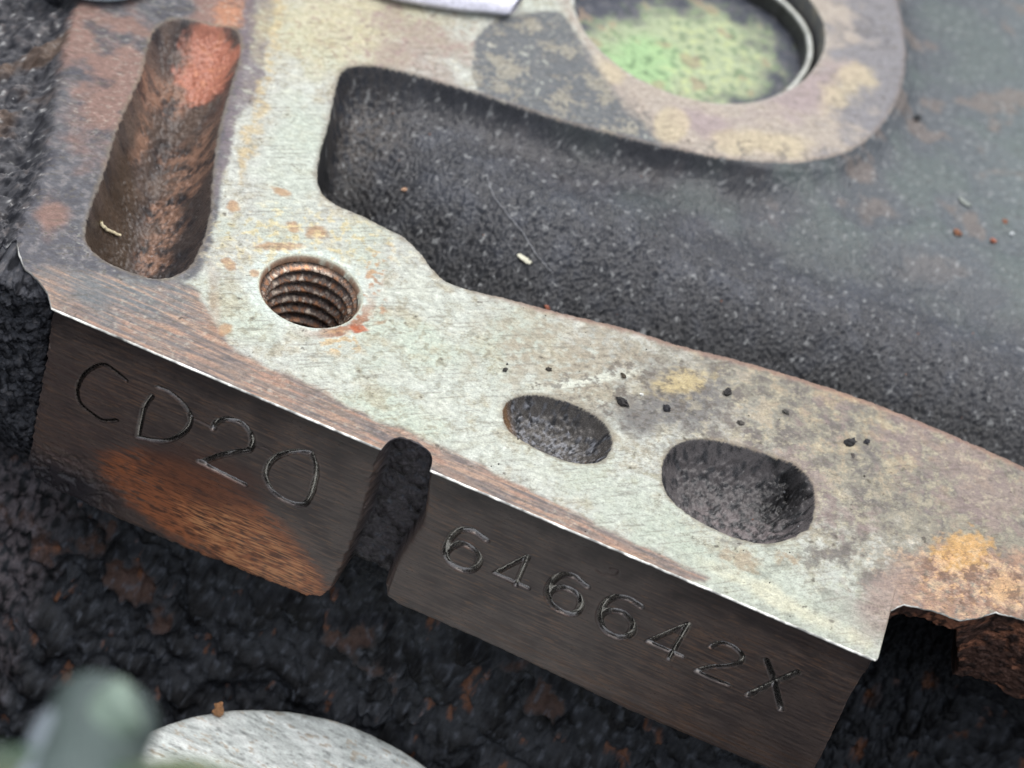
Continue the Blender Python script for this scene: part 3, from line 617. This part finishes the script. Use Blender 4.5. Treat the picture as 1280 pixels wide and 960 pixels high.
edge = (ts[:, None] <= 0.145) & (xs[None, :] > -8) & (xs[None, :] < XR + 0.2) & (np.abs(xs - gc) > gw)[None, :]
edge = edge | ((ts[:, None] <= 0.09) & (xs[None, :] >= XR + 0.2) & (xs[None, :] < 140))
CF = np.where(edge[..., None], lin(226, 226, 220) * np.clip(0.75 + 0.6 * fbm(xs, xs * 0 + 9.1, 5, 4, 72) + 0.4 * edge_n - 0.45 * ((xs > XR) | (xs < 0)), 0.15, 1.1)[None, :, None], CF)
RF = np.where(edge, 0.35, RF)
GF = np.stack([XF, YF, ZF], -1); QF = grid_quads(NT, NX)[:, ::-1]
NF = -grid_normals(GF)
NF[0] = (NF[0] + NRM[0]); NF[0] /= np.linalg.norm(NF[0], axis=-1, keepdims=True)
eq = edge[:-1, :-1].reshape(-1) ; cq = clab[:-1, :-1].reshape(-1); pL = ((sL > 0.0) & (sL >= sR))[:-1, :-1].reshape(-1); pR = ((sR > 0.0) & (sR > sL))[:-1, :-1].reshape(-1)
gq = (gzone & (ZF > -26))[:-1, :-1].reshape(-1); hq2 = ((hollow > 0.5) & (wallr > 0.5))[:-1, :-1].reshape(-1)
sub_part('worn_edge', M_edge, block, GF, QF, eq, CF, RF, NF)['label'] = 'bright burnished arris along the front of the deck'
pl_ = sub_part('stamped_pad', M_pad, block, GF, QF, ~eq & pL & (cq == 0), CF, RF, NF); pl_['label'] = 'left brown pad with an orange rust sweep, stamped CD20'
pr_ = sub_part('stamped_pad', M_pad, block, GF, QF, ~eq & pR & (cq == 0), CF, RF, NF); pr_['label'] = 'right dark brown pad stamped 646642X'
for k, (nm, lb_, *_r) in enumerate(chars):
    o = sub_part(nm, M_stamp, pl_ if k < 4 else pr_, GF, QF, ~eq & (pL | pR) & (cq == k + 1), CF, RF, NF)
    if o: o['label'] = lb_
rest = ~eq & ~pL & ~pR
sub_part('cast_groove', M_dark, block, GF, QF, rest & gq, CF, RF, NF)['label'] = 'black rough groove between the two pads'
sub_part('notch_wall', M_dark, block, GF, QF, rest & ~gq & hq2, CF, RF, NF)['label'] = 'rusty brown rough wall at the right of the black notch'
sub_part('block_wall', M_dark, block, GF, QF, rest & ~gq & ~hq2, CF, RF, NF)['label'] = 'black crusted side wall below the pads'

# ------------------------------------------------------------------ bolt hole with its thread
na = 240
def revolve(name, mat, parent, fz, a_n, label, colf, rgh=0.35, center=HC):
    """fz: list of (radius-function of angle, z) rings"""
    a = np.linspace(0, 2 * np.pi, a_n + 1)
    rr = np.array([rf(a) for rf, z in fz]); zz = np.array([z(a) if callable(z) else np.full_like(a, z) for rf, z in fz])
    Gm = np.stack([center[0] + rr * np.cos(a), center[1] + rr * np.sin(a), zz], -1)
    AA = np.tile(a, (len(fz), 1)); c = colf(AA, zz, rr)
    me = raw_mesh(name, Gm.reshape(-1, 3), grid_quads(len(fz), a_n + 1)[:, ::-1], c.reshape(-1, 3), np.full(AA.size, rgh) if np.isscalar(rgh) else rgh(AA, zz, rr).ravel())
    o = link(name, me, mat, parent); o['label'] = label; return o
const = lambda r: (lambda a: np.full_like(a, r))
bh = empty('bolt_hole', (HC[0] * S, HC[1] * S, 0)); bh.parent = block
HC0 = np.zeros(2)
def ch_c(a, z, r):
    n1 = fbm(np.cos(a) * 6, np.sin(a) * 6, 1.6, 3, 200) + 0.3
    c = np.tile(lin(196, 200, 184), a.shape + (1,)).astype(np.float32)
    c = mixc(c, lin(140, 104, 80), 0.85 * sst(-0.3, 0.3, n1) * sst(-0.05, -0.3, z)); return mixc(c, lin(110, 78, 60), 0.7 * sst(-0.35, -0.85, z) * sst(-0.2, 0.3, n1))
revolve('hole_chamfer', M_deck, bh, [(const(HR + 0.0), lambda a: np.full_like(a, -0.01)), (const(HR - 0.12), -0.08), (const(HR - 0.25), -0.22), (const(HR - 0.36), -0.42), (const(HR - 0.42), -0.6), (const(HR - 0.5), -0.8)], na, 'worn pale countersink round the threaded hole', ch_c, 0.45, HC0)
pitch = 1.72
zz_ = np.arange(-0.8, -17.0, -0.07)
def thr(z):
    def f(a):
        ph = np.mod(z / pitch + a / (2 * np.pi), 1.0); tri = np.abs(ph * 2 - 1)
        tri = np.clip((tri - 0.12) / 0.76, 0, 1)
        w1 = fbm(np.cos(a) * 6, np.sin(a) * 6 + z * 1.0, 1.2, 3, 210)
        k = sst(-0.7, -1.5, np.full_like(a, z))
        return HR - 0.5 - k * (0.85 * (1 - tri) + 0.0) + 0.07 * w1
    return f
def th_c(a, z, r):
    n1 = fbm(a * 5, z, 0.55, 4, 220)
    c = np.tile(lin(112, 96, 86), a.shape + (1,)).astype(np.float32)
    c = mixc(c, lin(170, 116, 76), 0.8 * sst(0.05, 0.4, n1)); c = mixc(c, lin(226, 206, 184), 0.8 * sst(0.2, 0.4, -n1))
    c = mixc(c, lin(40, 30, 26), 0.85 * sst(HR - 1.0, HR - 0.6, r)); return mixc(c, lin(176, 136, 106), 0.4 * sst(-2.0, -0.8, z) * sst(-0.2, 0.3, n1))
revolve('thread', M_thread, bh, [(thr(z), z) for z in zz_], na, 'oily brown screw thread', th_c, lambda a, z, r: 0.32 + 0.15 * fbm(a * 5, z, 1.0, 2, 230), HC0)
revolve('hole_bottom', M_dark, bh, [(const(5.4), -16.95), (const(0.01), -17.5)], 48, 'dark bottom of the threaded hole', lambda a, z, r: np.tile(lin(30, 26, 24), a.shape + (1,)).astype(np.float32), 0.6, HC0)

# ------------------------------------------------------------------ the large bore
bo = empty('bore', (0, 0, 0)); bo.parent = block
def bw_c(a, z, r):
    n1 = fbm(a * 18, z, 2.0, 4, 240)
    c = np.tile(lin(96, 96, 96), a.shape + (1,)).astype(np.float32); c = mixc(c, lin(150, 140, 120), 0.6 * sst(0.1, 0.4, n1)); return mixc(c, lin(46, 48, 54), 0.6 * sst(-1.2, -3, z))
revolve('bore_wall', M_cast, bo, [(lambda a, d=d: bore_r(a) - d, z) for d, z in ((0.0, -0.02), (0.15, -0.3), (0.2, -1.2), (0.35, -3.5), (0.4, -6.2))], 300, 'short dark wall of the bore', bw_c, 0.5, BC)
def li_c(a, z, r):
    n1 = fbm(a * 18, z, 2.5, 4, 250); c = np.tile(lin(196, 198, 190), a.shape + (1,)).astype(np.float32)
    return mixc(mixc(c, lin(110, 104, 92), 0.7 * sst(0.1, 0.5, n1)), lin(230, 232, 228), 0.6 * sst(0.1, 0.4, -n1)) * (0.12 + 0.88 * sst(-2.75, -2.4, z))[..., None]  # low part of the ring darkened in colour to give its inner shadow
LR = 18.6; LC = BC + np.array([0.4, 0.6])
prof_l = [(1.0, -5.6), (1.0, -2.4), (0.9, -2.05), (0.65, -1.9), (0.3, -1.95), (0.05, -2.2), (0.0, -2.6), (0.0, -5.8)]
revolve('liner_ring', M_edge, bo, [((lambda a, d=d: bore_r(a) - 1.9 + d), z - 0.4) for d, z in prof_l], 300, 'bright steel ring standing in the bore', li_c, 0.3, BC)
# floor with green coolant stain
gx = np.linspace(-22, 22, 260); FX, FY = np.meshgrid(gx, gx); fr = np.hypot(FX, FY)
k_ = np.minimum(1, (bore_r(np.arctan2(FY, FX)) - 0.1) / (fr + 1e-6)); FX2, FY2 = FX * k_, FY * k_
a1 = fbm(FX2, FY2, 5, 5, 260); a2 = fbm(FX2, FY2, 1.6, 4, 266)
FZ = -5.6 + 0.25 * a1 + 0.12 * a2
u_, v_ = deck2plan(FX2 + BC[0], FY2 + BC[1])
def floor_plan(x, y, z):
    q = np.stack([x - P_[0], y - P_[1], z - P_[2]], -1); dz = q @ F_; return 640 + FPX * (q @ R_) / dz, 480 - FPX * (q @ U_) / dz
u_, v_ = floor_plan(FX2 + BC[0], FY2 + BC[1], FZ)
c = np.tile(lin(66, 70, 80), FX.shape + (1,)).astype(np.float32)  # blue-grey left round the green is shadow painted as floor colour
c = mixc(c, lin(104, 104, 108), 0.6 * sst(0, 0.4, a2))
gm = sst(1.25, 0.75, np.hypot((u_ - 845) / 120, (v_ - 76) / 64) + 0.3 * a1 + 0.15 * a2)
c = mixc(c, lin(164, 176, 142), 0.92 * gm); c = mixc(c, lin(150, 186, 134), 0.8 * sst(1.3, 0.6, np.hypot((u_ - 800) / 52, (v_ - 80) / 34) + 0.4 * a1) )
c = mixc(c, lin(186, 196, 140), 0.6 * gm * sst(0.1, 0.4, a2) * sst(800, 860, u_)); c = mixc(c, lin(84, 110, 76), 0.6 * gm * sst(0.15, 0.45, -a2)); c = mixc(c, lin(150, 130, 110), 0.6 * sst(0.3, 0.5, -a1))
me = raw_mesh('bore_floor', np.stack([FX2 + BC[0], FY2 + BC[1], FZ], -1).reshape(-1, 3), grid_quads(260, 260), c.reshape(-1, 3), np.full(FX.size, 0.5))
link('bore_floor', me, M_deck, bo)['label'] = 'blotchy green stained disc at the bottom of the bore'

# ------------------------------------------------------------------ loose things lying on the block
def zat(x, y):
    j = int(np.argmin(np.abs(xs - x))); i = int(np.argmin(np.abs(Y[:, j] - y))); return float(Z[i, j])
def on_surface(px):
    """where a line of sight to this spot meets the block's top surface"""
    d = F_ + R_ * (px[0] - 640) / FPX - U_ * (px[1] - 480) / FPX
    t0 = -P_[2] / d[2]
    for k in range(260):
        q = P_ + d * (t0 + k * 0.12)
        if q[2] <= zat(q[0], q[1]): break
    return q
def lump_mesh(name, r, col, seed, sx=1, sy=1, sz=0.7, rgh=0.6):
    rng = np.random.RandomState(seed); n, m_ = 7, 10
    th = np.linspace(0.001, np.pi - 0.001, n); a = np.linspace(0, 2 * np.pi, m_, endpoint=False)
    T, Aa = np.meshgrid(th, a, indexing='ij'); rr = r * (1 + 0.9 * (rng.rand(n, m_) - 0.5) * np.sin(T)); 
    V = np.stack([rr * np.sin(T) * np.cos(Aa) * sx, rr * np.sin(T) * np.sin(Aa) * sy, rr * np.cos(T) * sz], -1)
    Gi = np.arange(n * m_).reshape(n, m_); j2 = np.roll(Gi, -1, axis=1)
    Q = np.stack([Gi[:-1], Gi[1:], j2[1:], j2[:-1]], -1).reshape(-1, 4)
    me = raw_mesh(name, V.reshape(-1, 3), Q, np.tile(col, (n * m_, 1)), np.full(n * m_, rgh))
    me.polygons.foreach_set('use_smooth', np.zeros(len(Q), bool)); return me
crumbs = [  # px, py, radius mm, colour, label, squash
    (833, 512, 0.75, (44, 44, 48), 'round black soot crumb on the grey stain above the larger pit', 1.1),
    (908, 492, 0.70, (48, 46, 46), 'black crumb with an orange fleck right of the yellow stain', 1.4),
    (982, 516, 0.55, (78, 76, 72), 'small grey crumb alone on the deck above the larger pit', 1.3),
    (1062, 554, 0.85, (50, 50, 52), 'widest black crumb of the pair on the right of the deck', 1.5),
    (1083, 553, 0.60, (46, 46, 50), 'smaller black crumb right of the wide one on the deck', 1.1),
    (686, 462, 0.45, (60, 56, 50), 'tiny dark crumb high above the smaller pit', 1.3),
    (631, 463, 0.40, (56, 54, 50), 'tiny dark crumb up left of the smaller pit', 1.5),
    (778, 504, 0.80, (44, 42, 42), 'ragged black crumb just right above the smaller pit', 1.5),
    (802, 494, 0.40, (214, 214, 208), 'small white grain on the deck between the two pits', 1.0),
    (779, 470, 0.50, (70, 62, 52), 'brown crumb on the sandy stain above the smaller pit', 1.2),
    (925, 530, 0.55, (84, 80, 76), 'dull grey crumb at the upper rim of the larger pit', 1.2),
    (1066, 570, 0.40, (96, 90, 86), 'pale grey crumb just below the black pair', 1.2),
    (684, 385, 0.50, (168, 104, 82), 'orange rust crumb on the near rim of the channel', 1.2),
    (1146, 148, 0.75, (48, 50, 52), 'black flake on the smooth grey surface right of the boss', 1.6),
    (1196, 292, 0.85, (140, 98, 74), 'brown rust crumb on the grey slope at the right', 1.2),
    (1240, 303, 0.60, (168, 104, 80), 'orange rust crumb near the right end of the grey slope', 1.1),
    (1256, 278, 0.60, (146, 96, 72), 'reddish crumb highest of the three on the right slope', 1.1),
    (505, 239, 0.50, (196, 158, 130), 'pale tan crumb near the left end of the channel', 1.0),
    (1264, 294, 0.45, (214, 218, 220), 'tiny white grain beside the orange crumb on the right slope', 1.0),
    (268, 878, 0.0, (0, 0, 0), '', 1.0),
]
for k, (px, py, r, colr, lb_, sq) in enumerate(crumbs):
    if r == 0: continue
    q = on_surface((px, py)); r *= 0.62; me = lump_mesh('crumb', r, lin(*colr), 300 + k, sx=sq)
    o = link('grit_crumb', me, M_dark if sum(colr) < 300 else M_deck, None)
    o.location = (q[0] * S, q[1] * S, (zat(q[0], q[1]) + r * 0.35) * S); o.rotation_euler = (0, 0, k * 1.3)
    tag(o, lb_, 'crumb', 'grit crumbs lying on the block')
def tube(name, pts, r, col, mat, rgh=0.5, n=8, closed=False, taper=None, flat=1.0):
    P = np.asarray(pts, float); T = np.gradient(P, axis=0); T /= np.linalg.norm(T, axis=1, keepdims=True) + 1e-9
    up = np.array([0, 0, 1.0]); Sx = np.cross(T, up); Sx /= np.linalg.norm(Sx, axis=1, keepdims=True) + 1e-9; Ux = np.cross(Sx, T)
    a = np.linspace(0, 2 * np.pi, n + 1); R = np.full(len(P), r) if taper is None else r * np.asarray(taper)
    Gm = P[:, None, :] + R[:, None, None] * (np.cos(a)[None, :, None] * Sx[:, None, :] + flat * np.sin(a)[None, :, None] * Ux[:, None, :])
    c = np.tile(col, (Gm.shape[0] * Gm.shape[1], 1)) if np.ndim(col) == 1 else col
    return raw_mesh(name, Gm.reshape(-1, 3), grid_quads(len(P), n + 1), c, np.full(len(P) * (n + 1), rgh))
def lay(name, pxs, r, colr, label, cat, lift=0.25, mat=None, sub=6, flat=1.0):
    pts = np.array([on_surface(p) for p in smooth_poly(pxs, False, sub)])
    zz = pts[:, 2]; zz = np.convolve(np.r_[zz[0], zz[0], zz, zz[-1], zz[-1]], np.ones(5) / 5, 'valid'); pts[:, 2] = zz + lift
    tp = np.sin(np.linspace(0.25, np.pi - 0.25, len(pts))) * 0.4 + 0.6
    o = link(name, tube(name, pts, r, lin(*colr), mat, 0.5, 8, taper=tp, flat=flat), mat or M_deck, None); return tag(o, label, cat)
lay('straw', [(126, 279), (128, 286), (137, 292), (150, 298)], 0.22, (222, 210, 176), 'short pale straw bit lying in the rusty left pocket', 'straw', 0.4)
lay('hair', [(608, 224), (618, 250), (640, 278), (652, 292), (668, 318), (690, 345)], 0.055, (150, 152, 156), 'thin curved grey hair lying across the dark channel', 'hair', 0.35)
lay('wood_flake', [(647, 320), (655, 326), (663, 331)], 0.42, (206, 204, 184), 'pale elongated flake lying in the dark channel under the hair', 'flake', 0.3, flat=0.35)
lay('rust_flake', [(1198, 248), (1204, 254), (1212, 259)], 0.4, (140, 146, 140), 'grey green flake on the smooth slope at the right', 'flake', 0.3, flat=0.35)

# countless fine grit in the castings
rng = np.random.RandomState(5); V = []; Q = []; Cg = []
cand = np.argwhere((s_ch > 3.0) & (Y < 130)); cand2 = np.argwhere((s_p1 > 1) | (s_p2 > 0.6) | (s_p3 > 0.8)); cand3 = np.argwhere((dl > 1) & (dl < 14) & (Y < 60))
cand4 = np.argwhere(top & ~hole & (U > 600) & (U < 1100) & (Vv > 380) & (dl < 0))
pick = np.r_[cand[rng.choice(len(cand), 1000)], cand2[rng.choice(len(cand2), 160)], cand3[rng.choice(len(cand3), 90)], cand4[rng.choice(len(cand4), 130)]]
tet = np.array([(1, 0, -.5), (-.5, .87, -.5), (-.5, -.87, -.5), (0, 0, 1.0)]); tf = np.array([(0, 2, 1), (0, 1, 3), (1, 2, 3), (2, 0, 3)])
for k, (i, j) in enumerate(pick):
    r = 0.035 + 0.16 * rng.rand() ** 7 + (0.1 if rng.rand() < 0.04 else 0); a = rng.rand() * 6.28
    ro = np.array([[math.cos(a), -math.sin(a), 0], [math.sin(a), math.cos(a), 0], [0, 0, 1]])
    v = (tet * (1 + 0.5 * (rng.rand(4, 1) - 0.5))) @ ro.T * r + np.array([X[i, j], Y[i, j], Z[i, j] + r * 0.4])
    V.append(v); Q.append(tf + 4 * k)
    g = rng.rand(); cc = lin(*((215,) * 3 if rng.rand() < 0.25 else (120, 122, 124))) if g < 0.5 else (lin(150, 146, 138) if g < 0.72 else (lin(176, 120, 92) if g < 0.82 else lin(30, 30, 32)))
    if k >= 1250: cc = lin(50, 46, 42)
    Cg += [cc] * 4
me = raw_mesh('fine_grit', np.concatenate(V), np.concatenate(Q), np.array(Cg), np.full(len(Cg), 0.4))
me.polygons.foreach_set('use_smooth', np.zeros(len(me.polygons), bool))
tag(link('fine_grit', me, M_deck, None), 'fine pale grit scattered over the sooty castings', 'grit', None, 'stuff')

# ------------------------------------------------------------------ foreground: scuffed round casting, green pipe out of focus
def disc_thing():
    t = empty('round_cover'); tag(t, 'scuffed whitish aluminium round cover at the bottom, below the stamped pads', 'cover')
    # three spots on its rim give its circle in the plane z = zc_
    zc_ = -46.0
    pp = np.array([px2deck(p, zc_) for p in [(200, 908), (240, 889), (300, 881), (360, 885), (420, 900), (480, 924), (545, 960)]])
    A_ = np.c_[2 * pp, np.ones(len(pp))]; s_ = np.linalg.lstsq(A_, (pp ** 2).sum(1), rcond=None)[0]; cc = s_[:2]; rr = math.sqrt(s_[2] + cc @ cc)
    a = np.linspace(0, 2 * np.pi, 721); prof = [(rr * 0.02, 0.35), (rr * 0.5, 0.3)] + [(rr - 16 + k * 0.25, 0.0) for k in range(60)] + [(rr - 0.9, -0.05), (rr - 0.5, -0.2), (rr - 0.2, -0.55), (rr, -1.1), (rr + 0.0, -4), (rr - 0.4, -14)]
    pr = np.array(prof); Gm = np.stack([cc[0] + pr[:, :1] * np.cos(a), cc[1] + pr[:, :1] * np.sin(a), zc_ + pr[:, 1:] + 0 * a], -1)
    nx_, ny_ = Gm[..., 0], Gm[..., 1]; b1 = fbm(nx_, ny_, (5, 2), 5, 400); b2 = fbm(nx_ + ny_ * 0.4, ny_, (1.6, 0.5), 4, 410)
    Gm[..., 2] += 0.12 * b1 + 0.08 * b2
    c = np.tile(lin(214, 220, 216), Gm.shape[:2] + (1,)).astype(np.float32); c = mixc(c, lin(140, 144, 142), 0.6 * sst(0.1, 0.5, b2)); c = mixc(c, lin(238, 242, 238), 0.7 * sst(0.0, 0.4, b1)); c = mixc(c, lin(70, 72, 70), 0.5 * sst(0.55, 0.7, b2))
    c = mixc(c, lin(168, 140, 100), 0.5 * sst(0.35, 0.5, b1 * b2 * 3)); c[-3:] = lin(70, 72, 70)
    me = raw_mesh('cover_face', Gm.reshape(-1, 3), grid_quads(len(pr), 721), c.reshape(-1, 3), np.full(c.shape[0] * c.shape[1], 0.45)); link('cover_face', me, M_alu, t)
    return cc, rr, zc_
dc, dr, dz_ = disc_thing()
q0 = px2space((268, 880), 236 / 1.0 * 1.02)
o = link('wood_chip', lump_mesh('wood_chip', 1.0, lin(168, 122, 84), 77, sx=0.7, sy=0.6, sz=1.5), M_deck, None)
aa = math.atan2(px2deck((268, 882), dz_)[1] - dc[1], px2deck((268, 882), dz_)[0] - dc[0])
o.location = ((dc[0] + (dr - 0.8) * math.cos(aa)) * S, (dc[1] + (dr - 0.8) * math.sin(aa)) * S, (dz_ + 0.9) * S); tag(o, 'tan wood chip standing on the far rim of the aluminium cover', 'chip')

def pipe_thing():
    t = empty('green_pipe'); tag(t, 'blurred grey green pipe elbow with bright rounded end in the foreground corner', 'pipe')
    Wd = 0.52 * 236                                      # well in front of the block
    def sp(px, py, k=1.0): return px2space((px, py + 14), Wd * k)
    pts = smooth_poly([sp(40, 1110, 0.93), sp(78, 1010, 0.96), sp(105, 940), sp(128, 890, 1.02), sp(140, 868, 1.03)], False, 8)
    n = len(pts); tp = np.r_[np.ones(n - 5), [0.97, 0.9, 0.78, 0.55, 0.05]]
    u = np.linspace(0, 1, n); cols = np.repeat(lin(82, 94, 92)[None], n * 25, 0)
    link('pipe_body', tube('pipe_body', pts, 3.3, cols, M_deck, 0.35, 24, taper=tp), M_deck, t)
    pe = smooth_poly([sp(118, 915, 1.0), sp(140, 885, 1.0), sp(158, 868, 1.0), sp(170, 862, 1.0)], False, 5); n = len(pe)
    link('pipe_tip', tube('pipe_tip', pe, 1.7, lin(128, 146, 134), M_deck, 0.4, 20, taper=np.r_[np.ones(n - 4), [0.95, 0.8, 0.5, 0.03]]), M_deck, t)
    rib = smooth_poly([sp(-6, 1110, 0.9), sp(28, 1010, 0.94), sp(62, 925, 0.99), sp(84, 872, 1.02)], False, 6); n = len(rib)
    link('pipe_rib', tube('pipe_rib', rib, 1.5, lin(132, 142, 150), M_deck, 0.35, 16, taper=np.r_[np.ones(n - 4), [0.9, 0.75, 0.5, 0.03]]), M_deck, t)
    # flat green flange beside it, running along the bottom of the picture
    xs_ = np.linspace(0, 1, 40); edge_px = smooth_poly([(-160, 920), (-60, 916), (40, 920), (110, 940), (170, 938), (230, 932), (300, 948), (370, 975), (460, 1020), (560, 1080)], False, 5)
    top_ = np.array([sp(a, b, 0.97) for a, b in edge_px]); bot_ = np.array([sp(a - 20, b + 260, 0.86) for a, b in edge_px])
    rows_ = [top_ + (bot_ - top_) * k for k in np.linspace(0, 1, 30)]; top2 = top_ - np.array([0, 0, 3.0]); Gm = np.array([top2] + rows_)
    b1 = fbm(Gm[..., 0], Gm[..., 1], 9, 3, 430); c = np.tile(lin(70, 84, 72), Gm.shape[:2] + (1,)).astype(np.float32)
    c = mixc(c, lin(64, 104, 70), 0.8 * sst(0.0, 0.4, b1)); c = mixc(c, lin(108, 118, 84), 0.7 * sst(0.0, 0.5, -b1))
    me = raw_mesh('pipe_flange', Gm.reshape(-1, 3), grid_quads(Gm.shape[0], Gm.shape[1]), c.reshape(-1, 3), np.full(c.shape[0] * c.shape[1], 0.5)); link('pipe_flange', me, M_deck, t)
pipe_thing()

# ------------------------------------------------------------------ pale plastic strips at the back
def strip_thing(name, pxs, r, colr, label):
    pts = np.array([[*px2deck(p, 1.2), 1.4] for p in smooth_poly(pxs, False, 8)])
    n = len(pts); tp = 0.15 + 0.85 * np.sin(np.linspace(0.1, np.pi - 0.1, n)) ** 0.5
    o = link(name, tube(name, pts, r, lin(*colr), M_deck, 0.35, 16, taper=tp, flat=0.4), M_deck, None); tag(o, label, 'plastic scrap')
strip_thing('plastic_scrap', [(430, -50), (480, -32), (545, -22), (605, -10), (645, 8)], 5.5, (226, 226, 240), 'white plastic scrap at the top edge above the channel')
strip_thing('plastic_scrap', [(40, -60), (85, -36), (125, -30), (165, -38), (200, -60)], 5.0, (200, 222, 232), 'pale blue plastic scrap at the top left corner above the pocket')
